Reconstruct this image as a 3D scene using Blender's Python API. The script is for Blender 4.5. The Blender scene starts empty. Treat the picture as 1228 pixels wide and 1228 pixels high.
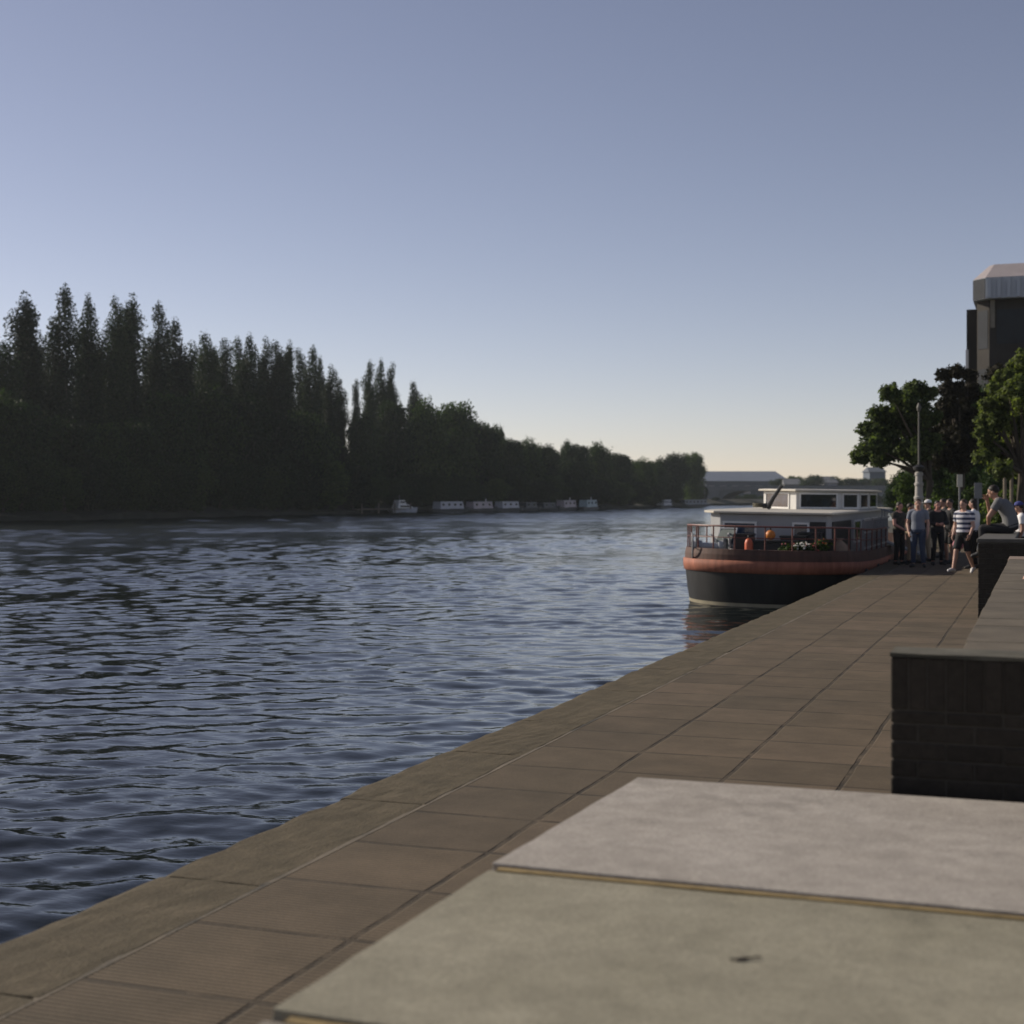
import bpy, bmesh, math, random
import numpy as np
from mathutils import Vector, Matrix

random.seed(7)
RNG = np.random.default_rng(11)
sc = bpy.context.scene
COL = sc.collection
PI = math.pi
R = math.radians

# ------------------------------------------------------------------ survey of the place
# world: Y runs along the quay, X to the right, promenade top is z = 0
EYE = 1.85
YAW = R(19.93)
CA, SA = math.cos(YAW), math.sin(YAW)
WATER = -0.80
QX = -4.05                      # water edge of the quay


def P(px, py, d):
    """surveyed bearing (photo column/row) and distance -> world point"""
    lat = (px - 614) / 1754 * d
    return Vector((lat * CA - d * SA, lat * SA + d * CA, EYE + (594 - py) / 1754 * d))


def bank_depth(px):
    xs = [-400, 0, 200, 400, 470, 600, 720, 790, 860]
    ds = [95, 145, 166, 202, 221, 245, 273, 310, 358]
    return float(np.interp(px, xs, ds))


# ------------------------------------------------------------------ helpers
def link(o):
    COL.objects.link(o)
    return o


def tag(o, label=None, cat=None, group=None, kind=None):
    if label: o['label'] = label
    if cat: o['category'] = cat
    if group: o['group'] = group
    if kind: o['kind'] = kind
    return o


def empty(name, loc, rz=0, label=None, cat=None, group=None):
    o = link(bpy.data.objects.new(name, None))
    o.location = loc
    o.rotation_euler = (0, 0, rz)
    o.empty_display_size = 0.2
    return tag(o, label, cat, group)


def obj(name, bm, mat, parent=None, smooth=False, bevel=0, loc=None, rot=None):
    if isinstance(bm, bpy.types.Mesh):
        me = bm
    else:
        bmesh.ops.recalc_face_normals(bm, faces=bm.faces)
        me = bpy.data.meshes.new(name)
        bm.to_mesh(me)
        bm.free()
    if mat and not me.materials:
        me.materials.append(mat)
    if smooth:
        me.polygons.foreach_set('use_smooth', [True] * len(me.polygons))
    o = link(bpy.data.objects.new(name, me))
    if parent: o.parent = parent
    if loc is not None: o.location = loc
    if rot is not None: o.rotation_euler = rot
    if bevel:
        m = o.modifiers.new('bevel', 'BEVEL')
        m.width = bevel
        m.segments = 2
        m.limit_method = 'ANGLE'
    return o


def copy_tree(o, parent=None):
    c = o.copy()
    COL.objects.link(c)
    if parent: c.parent = parent
    for ch in list(o.children):
        copy_tree(ch, c)
    return c


def BM():
    return bmesh.new()


def box(bm, x0, x1, y0, y1, z0, z1, M=None):
    vs = [bm.verts.new((x, y, z)) for z in (z0, z1) for x, y in ((x0, y0), (x1, y0), (x1, y1), (x0, y1))]
    if M is not None:
        for v in vs: v.co = M @ v.co
    for f in ((0, 3, 2, 1), (4, 5, 6, 7), (0, 1, 5, 4), (1, 2, 6, 5), (2, 3, 7, 6), (3, 0, 4, 7)):
        bm.faces.new([vs[i] for i in f])
    return vs


def prism(bm, pts, z0, z1):
    """pts: plan outline"""
    lo = [bm.verts.new((p[0], p[1], z0 if len(p) < 3 else p[2])) for p in pts]
    hi = [bm.verts.new((p[0], p[1], z1 if len(p) < 4 else p[3])) for p in pts]
    n = len(pts)
    bm.faces.new(lo[::-1])
    bm.faces.new(hi)
    for i in range(n):
        bm.faces.new((lo[i], lo[(i + 1) % n], hi[(i + 1) % n], hi[i]))


def loft(bm, rings, cap=True):
    vr = [[bm.verts.new(p) for p in r] for r in rings]
    n = len(vr[0])
    for a, b in zip(vr, vr[1:]):
        for i in range(n):
            bm.faces.new((a[i], a[(i + 1) % n], b[(i + 1) % n], b[i]))
    if cap:
        bm.faces.new(vr[0][::-1])
        bm.faces.new(vr[-1])


def frame_of(d):
    d = d.normalized()
    u = d.cross(Vector((0, 0, 1)))
    if u.length < 1e-3: u = Vector((1, 0, 0))
    u.normalize()
    return u, u.cross(d).normalized()


def tube(bm, pts, rad, n=8):
    pts = [Vector(p) for p in pts]
    if not isinstance(rad, (list, tuple)): rad = [rad] * len(pts)
    rings = []
    u = None
    for i, p in enumerate(pts):
        d = (pts[min(i + 1, len(pts) - 1)] - pts[max(i - 1, 0)])
        if u is None:
            u, v = frame_of(d)
        else:
            dn = d.normalized()
            u = (u - dn * u.dot(dn)).normalized()
            v = u.cross(dn).normalized()
        rings.append([p + (u * math.cos(2 * PI * k / n) + v * math.sin(2 * PI * k / n)) * rad[i] for k in range(n)])
    loft(bm, rings)


def capsule(bm, p0, r0, p1, r1, n=14, flat0=False, flat1=False):
    p0, p1 = Vector(p0), Vector(p1)
    d = (p1 - p0)
    L = d.length
    if L < 1e-6: d = Vector((0, 0, 1e-3))
    dn = d.normalized()
    u, v = frame_of(dn)
    prof = []
    if not flat0: prof += [(-r0 * math.cos(a), r0 * math.sin(a)) for a in (.25, .7, 1.15)]
    prof.append((0, r0))
    prof += [(L * t, r0 + (r1 - r0) * t) for t in (.33, .66)]
    prof.append((L, r1))
    if not flat1: prof += [(L + r1 * math.cos(a), r1 * math.sin(a)) for a in (1.15, .7, .25)]
    loft(bm, [[p0 + dn * s + (u * math.cos(2 * PI * k / n) + v * math.sin(2 * PI * k / n)) * r for k in range(n)]
              for s, r in prof])


def ellipsoid(bm, c, rad, nu=16, nv=10, M=None):
    r = bmesh.ops.create_uvsphere(bm, u_segments=nu, v_segments=nv, radius=1)
    for v in r['verts']:
        p = Vector((v.co.x * rad[0], v.co.y * rad[1], v.co.z * rad[2]))
        if M is not None: p = M @ p
        v.co = p + Vector(c)


def lathe(bm, prof, n=16, c=(0, 0, 0)):
    loft(bm, [[(c[0] + r * math.cos(2 * PI * k / n), c[1] + r * math.sin(2 * PI * k / n), c[2] + z) for k in range(n)]
              for r, z in prof])


def np_mesh(name, V, F):
    """V: n x 3, F: m x k (one face size)"""
    me = bpy.data.meshes.new(name)
    V = np.asarray(V, np.float32)
    F = np.asarray(F, np.int32)
    me.vertices.add(len(V))
    me.vertices.foreach_set('co', V.ravel())
    k = F.shape[1]
    me.loops.add(F.size)
    me.loops.foreach_set('vertex_index', F.ravel())
    me.polygons.add(len(F))
    me.polygons.foreach_set('loop_start', np.arange(0, F.size, k, dtype=np.int32))
    me.update(calc_edges=True)
    me.validate()
    return me


# ------------------------------------------------------------------ materials
def new_mat(name):
    m = bpy.data.materials.new(name)
    m.use_nodes = True
    nt = m.node_tree
    return m, nt, nt.nodes['Principled BSDF']


def node(nt, kind, **kw):
    n = nt.nodes.new(kind)
    for k, v in kw.items():
        if k in n.inputs.keys():
            n.inputs[k].default_value = v
        else:
            setattr(n, k, v)
    return n


def math_node(nt, op, a, b=None):
    n = nt.nodes.new('ShaderNodeMath')
    n.operation = op
    for i, x in enumerate((a, b)):
        if x is None: continue
        if isinstance(x, (int, float)): n.inputs[i].default_value = x
        else: nt.links.new(x, n.inputs[i])
    return n.outputs[0]


def mixc(nt, fac, a, b, mode='MIX'):
    n = nt.nodes.new('ShaderNodeMix')
    n.data_type = 'RGBA'
    n.blend_type = mode
    for s, x in ((n.inputs[0], fac), (n.inputs[6], a), (n.inputs[7], b)):
        if isinstance(x, (int, float)): s.default_value = x
        elif isinstance(x, (tuple, list)): s.default_value = (*x[:3], 1)
        else: nt.links.new(x, s)
    return n.outputs[2]


def ramp(nt, x, stops):
    n = nt.nodes.new('ShaderNodeValToRGB')
    e = n.color_ramp.elements
    while len(e) < len(stops): e.new(0.5)
    for el, (p, c) in zip(e, stops):
        el.position = p
        el.color = (*c, 1) if isinstance(c, (tuple, list)) else (c, c, c, 1)
    nt.links.new(x, n.inputs[0])
    return n.outputs[0]


def coord(nt, scale=(1, 1, 1), rot=(0, 0, 0), out='Object'):
    t = nt.nodes.new('ShaderNodeTexCoord')
    m = nt.nodes.new('ShaderNodeMapping')
    m.inputs['Scale'].default_value = scale
    m.inputs['Rotation'].default_value = rot
    nt.links.new(t.outputs[out], m.inputs['Vector'])
    return m.outputs['Vector']


def noise(nt, vec, scale, detail=4, rough=.55):
    n = node(nt, 'ShaderNodeTexNoise', Scale=scale, Detail=detail, Roughness=rough)
    nt.links.new(vec, n.inputs['Vector'])
    return n.outputs['Fac']


def bump(nt, b, height, strength, dist):
    n = node(nt, 'ShaderNodeBump', Strength=strength, Distance=dist)
    nt.links.new(height, n.inputs['Height'])
    nt.links.new(n.outputs['Normal'], b.inputs['Normal'])
    return n


def sc3(c, k):
    return tuple(min(1, x * k) for x in c)


MATS = {}


def mat(name, col, rough=.7, var=.2, scale=3, bmp=.15, bscale=40, metal=0, spec=.4, stretch=(1, 1, 1)):
    if name in MATS: return MATS[name]
    m, nt, b = new_mat(name)
    v = coord(nt, stretch)
    n = noise(nt, v, scale, 6, .6)
    c = ramp(nt, n, [(.3, sc3(col, 1 - var)), (.7, sc3(col, 1 + var))])
    nt.links.new(c, b.inputs['Base Color'])
    b.inputs['Roughness'].default_value = rough
    b.inputs['Metallic'].default_value = metal
    b.inputs['Specular IOR Level'].default_value = spec
    if bmp: bump(nt, b, noise(nt, v, bscale, 4), bmp, .01)
    MATS[name] = m
    return m


def foliage_mat(name, dark, light, trans=.25):
    m, nt, b = new_mat(name)
    g = nt.nodes.new('ShaderNodeNewGeometry')
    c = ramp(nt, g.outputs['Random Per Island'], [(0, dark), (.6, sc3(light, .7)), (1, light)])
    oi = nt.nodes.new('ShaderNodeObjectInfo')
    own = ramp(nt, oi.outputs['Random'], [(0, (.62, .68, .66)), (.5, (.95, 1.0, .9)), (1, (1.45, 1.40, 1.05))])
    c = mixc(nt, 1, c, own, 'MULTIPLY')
    nt.links.new(c, b.inputs['Base Color'])
    b.inputs['Roughness'].default_value = .65
    b.inputs['Specular IOR Level'].default_value = .12
    t = nt.nodes.new('ShaderNodeBsdfTranslucent')
    nt.links.new(mixc(nt, 1.0, c, (1.2, 1.3, .5), 'MULTIPLY'), t.inputs['Color'])
    mx = nt.nodes.new('ShaderNodeMixShader')
    mx.inputs[0].default_value = trans
    nt.links.new(b.outputs[0], mx.inputs[1])
    nt.links.new(t.outputs[0], mx.inputs[2])
    nt.links.new(mx.outputs[0], nt.nodes['Material Output'].inputs['Surface'])
    return m


def glass_mat(name, col=(.012, .016, .022)):
    m, nt, b = new_mat(name)
    v = coord(nt)
    c = ramp(nt, noise(nt, v, 2.5), [(.35, sc3(col, .6)), (.7, sc3(col, 1.8))])
    nt.links.new(c, b.inputs['Base Color'])
    b.inputs['Roughness'].default_value = .06
    b.inputs['Specular IOR Level'].default_value = .6
    return m


# --- paving: joints at surveyed pitch, per-flag tone, tooled lines
def paving_mat():
    m, nt, b = new_mat('paving_flags')
    t = nt.nodes.new('ShaderNodeTexCoord')
    s = nt.nodes.new('ShaderNodeSeparateXYZ')
    nt.links.new(t.outputs['Object'], s.inputs[0])
    v = coord(nt)
    w1 = noise(nt, v, 1.3, 2)
    wob = math_node(nt, 'MULTIPLY', math_node(nt, 'SUBTRACT', w1, .5), .035)
    x = math_node(nt, 'DIVIDE', math_node(nt, 'ADD', math_node(nt, 'ADD', s.outputs[0], 25.95), wob), .75)
    y = math_node(nt, 'DIVIDE', math_node(nt, 'ADD', math_node(nt, 'ADD', s.outputs[1], 56.92), wob), .79)

    def joint(c, w):
        f = math_node(nt, 'FRACT', c)
        d = math_node(nt, 'MINIMUM', f, math_node(nt, 'SUBTRACT', 1.0, f))
        mr = node(nt, 'ShaderNodeMapRange')
        mr.interpolation_type = 'SMOOTHSTEP'
        nt.links.new(d, mr.inputs[0])
        mr.inputs[1].default_value = w * .35
        mr.inputs[2].default_value = w
        return mr.outputs[0]
    jx, jy = joint(x, .028), joint(y, .030)
    jx = math_node(nt, 'MAXIMUM', jx, math_node(nt, 'LESS_THAN', s.outputs[0], -3.38))
    # some cross joints are filled and barely show
    wn2 = node(nt, 'ShaderNodeTexWhiteNoise')
    wn2.noise_dimensions = '1D'
    nt.links.new(math_node(nt, 'ROUND', y), wn2.inputs['W'])
    jy = math_node(nt, 'MAXIMUM', jy, math_node(nt, 'MULTIPLY', wn2.outputs['Value'], .45))
    j = math_node(nt, 'MULTIPLY', jx, jy)
    fill = ramp(nt, noise(nt, v, 3.1, 6, .75), [(.38, 0.0), (.62, .85)])
    j = math_node(nt, 'MAXIMUM', j, fill)
    cmb = nt.nodes.new('ShaderNodeCombineXYZ')
    nt.links.new(math_node(nt, 'FLOOR', x), cmb.inputs[0])
    nt.links.new(math_node(nt, 'FLOOR', y), cmb.inputs[1])
    wn = node(nt, 'ShaderNodeTexWhiteNoise')
    nt.links.new(cmb.outputs[0], wn.inputs['Vector'])
    base = ramp(nt, wn.outputs['Value'], [(0, (.114, .090, .064)), (.5, (.132, .103, .072)), (1, (.146, .112, .080))])
    dirt = ramp(nt, noise(nt, v, 2.2, 9, .68), [(.3, .82), (.7, 1.13)])
    fine = ramp(nt, noise(nt, v, 70, 7, .85), [(.3, .66), (.7, 1.3)])
    c = mixc(nt, 1, base, dirt, 'MULTIPLY')
    c = mixc(nt, 1, c, fine, 'MULTIPLY')
    spots = ramp(nt, noise(nt, v, 14, 3, .9), [(.70, 1.0), (.76, .72)])
    c = mixc(nt, 1, c, spots, 'MULTIPLY')
    stain = ramp(nt, noise(nt, v, .55, 5, .7), [(.35, (.90, .92, .90)), (.65, (1.07, 1.05, 1.02))])
    c = mixc(nt, 1, c, stain, 'MULTIPLY')
    c = mixc(nt, j, (.042, .036, .028), c)
    nt.links.new(c, b.inputs['Base Color'])
    b.inputs['Roughness'].default_value = .9
    b.inputs['Specular IOR Level'].default_value = .2
    tool = nt.nodes.new('ShaderNodeTexWave')
    tool.wave_type = 'BANDS'
    tool.bands_direction = 'Y'
    tool.inputs['Scale'].default_value = 9
    tool.inputs['Distortion'].default_value = 1.5
    tool.inputs['Detail'].default_value = 3
    nt.links.new(t.outputs['Object'], tool.inputs['Vector'])
    tl = mixc(nt, 1, c, ramp(nt, tool.outputs['Fac'], [(.0, .66), (.6, 1.10)]), 'MULTIPLY')
    nt.links.new(tl, b.inputs['Base Color'])
    h = math_node(nt, 'ADD', math_node(nt, 'MULTIPLY', j, 1.0), math_node(nt, 'MULTIPLY', tool.outputs['Fac'], .35))
    h = math_node(nt, 'ADD', h, math_node(nt, 'MULTIPLY', noise(nt, v, 60, 5, .7), .25))
    bump(nt, b, h, .55, .012)
    return m


def kerb_mat():
    m, nt, b = new_mat('kerb_stone')
    v = coord(nt)
    c = ramp(nt, noise(nt, v, 3.5, 8, .68), [(.25, (.072, .060, .038)), (.55, (.112, .091, .058)), (.8, (.150, .120, .080))])
    f = ramp(nt, noise(nt, v, 55, 7, .85), [(.3, .62), (.72, 1.36)])
    c = mixc(nt, 1, c, f, 'MULTIPLY')
    nt.links.new(c, b.inputs['Base Color'])
    b.inputs['Roughness'].default_value = .9
    b.inputs['Specular IOR Level'].default_value = .2
    h = math_node(nt, 'ADD', noise(nt, v, 45, 6, .7), math_node(nt, 'MULTIPLY', noise(nt, v, 6, 3), .8))
    bump(nt, b, h, .6, .012)
    return m


def slab_mat(name, c0, c1, seed):
    m, nt, b = new_mat(name)
    t = nt.nodes.new('ShaderNodeTexCoord')
    mp = nt.nodes.new('ShaderNodeMapping')
    mp.inputs['Location'].default_value = (seed, seed * 2, 0)
    nt.links.new(t.outputs['Object'], mp.inputs['Vector'])
    v = mp.outputs['Vector']
    c = ramp(nt, noise(nt, v, 2.6, 9, .62), [(.32, c0), (.68, c1)])
    blot = ramp(nt, noise(nt, v, 9, 6, .7), [(.3, .83), (.65, 1.11)])
    c = mixc(nt, 1, c, blot, 'MULTIPLY')
    f = ramp(nt, noise(nt, v, 60, 7, .9), [(.34, .66), (.68, 1.28)])
    c = mixc(nt, 1, c, f, 'MULTIPLY')
    st = ramp(nt, noise(nt, v, 1.1, 5, .75), [(.58, 1.0), (.63, .86), (.72, .93)])
    c = mixc(nt, 1, c, st, 'MULTIPLY')
    # small dark pits and lichen specks
    vo = node(nt, 'ShaderNodeTexVoronoi', Scale=11.0)
    nt.links.new(v, vo.inputs['Vector'])
    sp = ramp(nt, math_node(nt, 'ADD', vo.outputs['Distance'], math_node(nt, 'MULTIPLY', noise(nt, v, 40), .12)), [(.09, .62), (.14, 1.0)])
    c = mixc(nt, .6, c, mixc(nt, 1, c, sp, 'MULTIPLY'))
    nt.links.new(c, b.inputs['Base Color'])
    b.inputs['Roughness'].default_value = .88
    b.inputs['Specular IOR Level'].default_value = .25
    h = math_node(nt, 'ADD', noise(nt, v, 75, 6, .75), math_node(nt, 'MULTIPLY', noise(nt, v, 7, 4), .6))
    bump(nt, b, h, .45, .008)
    return m


def brick_mat(name, col):
    m, nt, b = new_mat(name)
    g = nt.nodes.new('ShaderNodeNewGeometry')
    v = coord(nt)
    c = ramp(nt, g.outputs['Random Per Island'], [(0, sc3(col, .88)), (.5, col), (1, sc3(col, 1.15))])
    n = ramp(nt, noise(nt, v, 22, 6, .7), [(.3, .7), (.7, 1.25)])
    c = mixc(nt, 1, c, n, 'MULTIPLY')
    nt.links.new(c, b.inputs['Base Color'])
    b.inputs['Roughness'].default_value = .85
    b.inputs['Specular IOR Level'].default_value = .3
    bump(nt, b, noise(nt, v, 60, 5, .7), .5, .006)
    return m


def water_mat():
    m, nt, b = new_mat('river_water')
    b.inputs['Base Color'].default_value = (.008, .011, .010, 1)
    b.inputs['Roughness'].default_value = .04
    b.inputs['IOR'].default_value = 1.333
    b.inputs['Specular IOR Level'].default_value = .5
    v = coord(nt, (1, 2.0, 1), (0, 0, R(-22)))
    a = noise(nt, v, 3.2, 3, .55)
    c = noise(nt, v, 9.5, 3, .5)
    h = math_node(nt, 'ADD', a, math_node(nt, 'MULTIPLY', c, .22))
    # wind patches: calmer and rougher water
    pv = coord(nt, (1, 2.6, 1), (0, 0, R(-22)))
    patch = ramp(nt, noise(nt, pv, .045, 3, .6), [(.35, .35), (.65, 1.0)])
    h = math_node(nt, 'MULTIPLY', h, patch)
    bump(nt, b, h, .16, .05)
    # open river is ruffled by ripples too fine to model; the lee of the quay lies smooth
    t = nt.nodes.new('ShaderNodeTexCoord')
    s = nt.nodes.new('ShaderNodeSeparateXYZ')
    nt.links.new(t.outputs['Object'], s.inputs[0])
    mr = node(nt, 'ShaderNodeMapRange')
    mr.interpolation_type = 'SMOOTHSTEP'
    nt.links.new(math_node(nt, 'ADD', s.outputs[0], math_node(nt, 'MULTIPLY', noise(nt, pv, .08, 3), 10)), mr.inputs[0])
    mr.inputs[1].default_value = -6
    mr.inputs[2].default_value = -62
    mr.inputs[3].default_value = .03
    mr.inputs[4].default_value = .22
    nt.links.new(mr.outputs[0], b.inputs['Roughness'])
    return m


def stripe_mat(name, a, bcol, period, axis=2, duty=.5):
    m, nt, b = new_mat(name)
    t = nt.nodes.new('ShaderNodeTexCoord')
    s = nt.nodes.new('ShaderNodeSeparateXYZ')
    nt.links.new(t.outputs['Object'], s.inputs[0])
    f = math_node(nt, 'FRACT', math_node(nt, 'DIVIDE', math_node(nt, 'ADD', s.outputs[axis], 10), period))
    k = math_node(nt, 'LESS_THAN', f, duty)
    nt.links.new(mixc(nt, k, a, bcol), b.inputs['Base Color'])
    b.inputs['Roughness'].default_value = .85
    bump(nt, b, noise(nt, coord(nt), 25), .3, .01)
    return m


M_WHITE = mat('white_paint', (.72, .71, .68), .45, .08, 4, .08, 30)
M_CREAM = mat('cream_paint', (.62, .56, .44), .5, .12, 4)
M_BLACKHULL = mat('black_hull_paint', (.012, .012, .011), .5, .6, 1.6, .2, 9, stretch=(3, 3, .5))
M_ORANGE = mat('oxide_orange_paint', (.32, .118, .070), .75, .32, 1.8, .2, 9, stretch=(3, 3, .6))
M_BROWN = mat('brown_bulwark_paint', (.085, .042, .030), .7, .35, 1.8, .2, 9, stretch=(3, 3, .6))
M_RAIL = mat('red_brown_rail', (.17, .065, .05), .5, .2)
M_DECK = mat('deck_grey', (.10, .10, .095), .8, .3)
M_GLASS = glass_mat('dark_glass')
M_GLASSB = glass_mat('blue_glass', (.03, .045, .075))
M_DARK = mat('dark_metal', (.022, .022, .022), .5, .3)
M_GREY = mat('grey_metal', (.22, .225, .23), .5, .15)
M_LGREY = mat('light_grey_panel', (.42, .43, .45), .45, .08, 2, .05)
M_BARK = mat('bark', (.060, .048, .036), .9, .35, 6, .6, 18, stretch=(1, 1, .25))
M_MORTAR = mat('mortar', (.10, .095, .08), .95, .2, 10)
M_MORTARD = mat('dark_mortar', (.052, .046, .036), .95, .2, 10)  # darker mortar for the cores of the pier and the planter wall
M_BRICK = brick_mat('dark_engineering_brick', (.034, .028, .021))
M_BRICK2 = brick_mat('olive_coping_brick', (.120, .105, .078))
M_QWALL = mat('quay_wall_stone', (.07, .065, .05), .85, .35, 2)
M_EARTH = mat('bank_earth', (.020, .021, .014), .95, .4, .25, .4, 3)
M_LAND = mat('land_grass', (.045, .055, .028), .95, .3, .1, .3, 2)
M_YMORTAR = mat('yellow_mortar', (.26, .19, .085), .9, .25, 14)

# ------------------------------------------------------------------ light, sky, camera
SUN_AZ = R(-78)                     # from +Y towards -X
SUN_EL = R(27)
sd = Vector((math.sin(SUN_AZ) * math.cos(SUN_EL), math.cos(SUN_AZ) * math.cos(SUN_EL), math.sin(SUN_EL)))
sl = bpy.data.lights.new('sun', 'SUN')
sl.energy = 4.8
sl.angle = R(.6)
sl.color = (1.0, .90, .76)
so = link(bpy.data.objects.new('sun', sl))
so.rotation_euler = (-sd).to_track_quat('-Z', 'Y').to_euler()
so.location = (-30, 0, 40)

w = bpy.data.worlds.new('World')
sc.world = w
w.use_nodes = True
wn = w.node_tree
sky = wn.nodes.new('ShaderNodeTexSky')
sky.sky_type = 'NISHITA'
sky.sun_disc = False
sky.sun_elevation = SUN_EL
sky.sun_rotation = SUN_AZ
sky.air_density = .68
sky.dust_density = .15
sky.ozone_density = 2.5
hs = wn.nodes.new('ShaderNodeHueSaturation')
hs.inputs['Saturation'].default_value = .91
wn.links.new(sky.outputs[0], hs.inputs['Color'])
tint = mixc(wn, 1.0, hs.outputs[0], (1.235, .947, .825), 'MULTIPLY')
wn.links.new(tint, wn.nodes['Background'].inputs['Color'])
wn.nodes['Background'].inputs['Strength'].default_value = .110

cam = bpy.data.cameras.new('camera')
cam.sensor_width = 36
cam.lens = 36 * 1754 / 1228
cam.shift_y = -20 / 1228
cam.clip_start = .1
cam.clip_end = 6000
cam.dof.use_dof = True
cam.dof.focus_distance = 14
cam.dof.aperture_fstop = 2.6
co = link(bpy.data.objects.new('camera', cam))
co.location = (0, 0, EYE)
co.rotation_euler = (PI / 2, 0, YAW)
sc.camera = co
sc.view_settings.view_transform = 'Standard'
sc.view_settings.look = 'None'
sc.view_settings.exposure = 0
sc.view_settings.gamma = 1


def structure(name, bm, m, **kw):
    o = obj(name, bm, m, **kw)
    o['kind'] = 'structure'
    return o


# ------------------------------------------------------------------ water: one sheet with real ripples
def make_water():
    phis = np.concatenate([np.linspace(R(-150), R(-43), 60, endpoint=False),
                           np.linspace(R(-43), R(0), 820, endpoint=False),
                           np.linspace(R(0), R(60), 30)])
    rs = np.concatenate([[3.0], np.geomspace(4.2, 150, 1050), np.geomspace(150.5, 420, 460), np.geomspace(424, 900, 60), [950]])
    rr, pp = np.meshgrid(rs, phis, indexing='ij')
    X = rr * np.sin(pp)
    Y = rr * np.cos(pp)
    dr = np.gradient(rs)[:, None] * np.ones_like(X)
    dphi = np.gradient(phis)[None, :] * rr
    cell = np.maximum(dr, dphi * 1.0)
    Z = np.zeros_like(X)
    rng = np.random.default_rng(5)
    # wind patches modulate the height of the ripples
    pat = np.zeros_like(X)
    for i in range(10):
        a = rng.uniform(0, 2 * PI)
        lam = rng.uniform(9, 40)
        # stretched along the bank
        pat += np.sin((X * math.cos(a) + Y * math.sin(a)) * 2 * PI / lam + rng.uniform(0, 6.28))
    pat = np.clip(.95 + .12 * pat, .5, 1.4)
    for i in range(90):
        lam = math.exp(rng.uniform(math.log(.30), math.log(1.9)))
        a = R(112) + rng.normal(0, R(34))          # travels roughly along the line of sight
        kx, ky = math.cos(a) * 2 * PI / lam, math.sin(a) * 2 * PI / lam
        slope = .0165 * (1.0 if lam < 1.1 else .7)
        amp = slope * lam / (2 * PI)
        fade = np.clip((lam / cell - 2.5) / 3.0, 0, 1)
        ph = kx * X + ky * Y + rng.uniform(0, 6.28)
        s = np.sin(ph)
        Z += amp * fade * (s + .22 * np.cos(2 * ph))
    open_ = np.clip((-X - 30) / 40.0, 0, 1)
    for i in range(44):
        lam = math.exp(rng.uniform(math.log(1.7), math.log(5.5)))
        a = R(112) + rng.normal(0, R(32))
        kx, ky = math.cos(a) * 2 * PI / lam, math.sin(a) * 2 * PI / lam
        fade = np.clip((lam / cell - 2.5) / 3.0, 0, 1) * open_
        Z += .0165 * lam / (2 * PI) * fade * np.sin(kx * X + ky * Y + rng.uniform(0, 6.28))
    Z *= pat
    # calmer in the lee of the quay
    lee = np.clip((QX - X) / 30.0, 0, 1)
    Z *= .62 + .85 * lee
    V = np.stack([X, Y, Z + WATER], -1).reshape(-1, 3)
    nr, nc = X.shape
    idx = np.arange(nr * nc).reshape(nr, nc)
    F = np.stack([idx[:-1, :-1], idx[:-1, 1:], idx[1:, 1:], idx[1:, :-1]], -1).reshape(-1, 4)
    me = np_mesh('river', V, F)
    return structure('river', me, water_mat(), smooth=True)


make_water()

# ------------------------------------------------------------------ land
bm = BM()
box(bm, -3.452, 9, -15, 110, -1.2, 0.0)
structure('promenade', bm, paving_mat())

bm = BM()
y = -15.0
k = 0
while y < 110:
    L = random.uniform(1.5, 2.1)
    dz = random.uniform(-.003, .003)
    dx = random.uniform(-.006, .006)
    kb = BM()
    box(kb, QX + dx, -3.472 + random.uniform(-.004, .004), y, y + L - .006, -.42, .003 + dz * .6)
    bmesh.ops.subdivide_edges(kb, edges=kb.edges, cuts=9, use_grid_fill=True)
    for v_ in kb.verts:
        e_ = v_.co.x < QX + dx + .01 and v_.co.z > -.02
        v_.co += Vector((RNG.normal(0, .0035) + (abs(RNG.normal(0, .008)) if e_ else 0), RNG.normal(0, .002), RNG.normal(0, .0015) - (abs(RNG.normal(0, .009)) if e_ else 0)))
    tmp_ = bpy.data.meshes.new('t')
    kb.to_mesh(tmp_)
    kb.free()
    bm.from_mesh(tmp_)
    bpy.data.meshes.remove(tmp_)
    y += L
structure('kerb', bm, kerb_mat(), bevel=.012)
bm = BM()
box(bm, -3.486, -3.4525, -15, 110, -.3, .0015)
m_, nt_, b_ = new_mat('joint_mortar')
c_ = ramp(nt_, noise(nt_, coord(nt_, (1, .7, 1)), 2.2, 6, .7), [(.36, (.05, .045, .035)), (.50, (.14, .115, .082)), (.72, (.22, .18, .125))])
nt_.links.new(c_, b_.inputs['Base Color'])
b_.inputs['Roughness'].default_value = .95
bump(nt_, b_, noise(nt_, coord(nt_), 70, 4), .5, .01)
structure('kerb_joint', bm, m_)
bm = BM()
box(bm, -4.00, -3.49, -15, 112, -3.5, -.425)
structure('quay_wall', bm, M_QWALL)
# land behind the promenade and the far side of the river
bm = BM()
box(bm, 9.004, 900, -60, 440, -3, -.03)
box(bm, -3.4, 9.0, 110.01, 440, -3, -.03)
structure('ground', bm, M_LAND)

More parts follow.
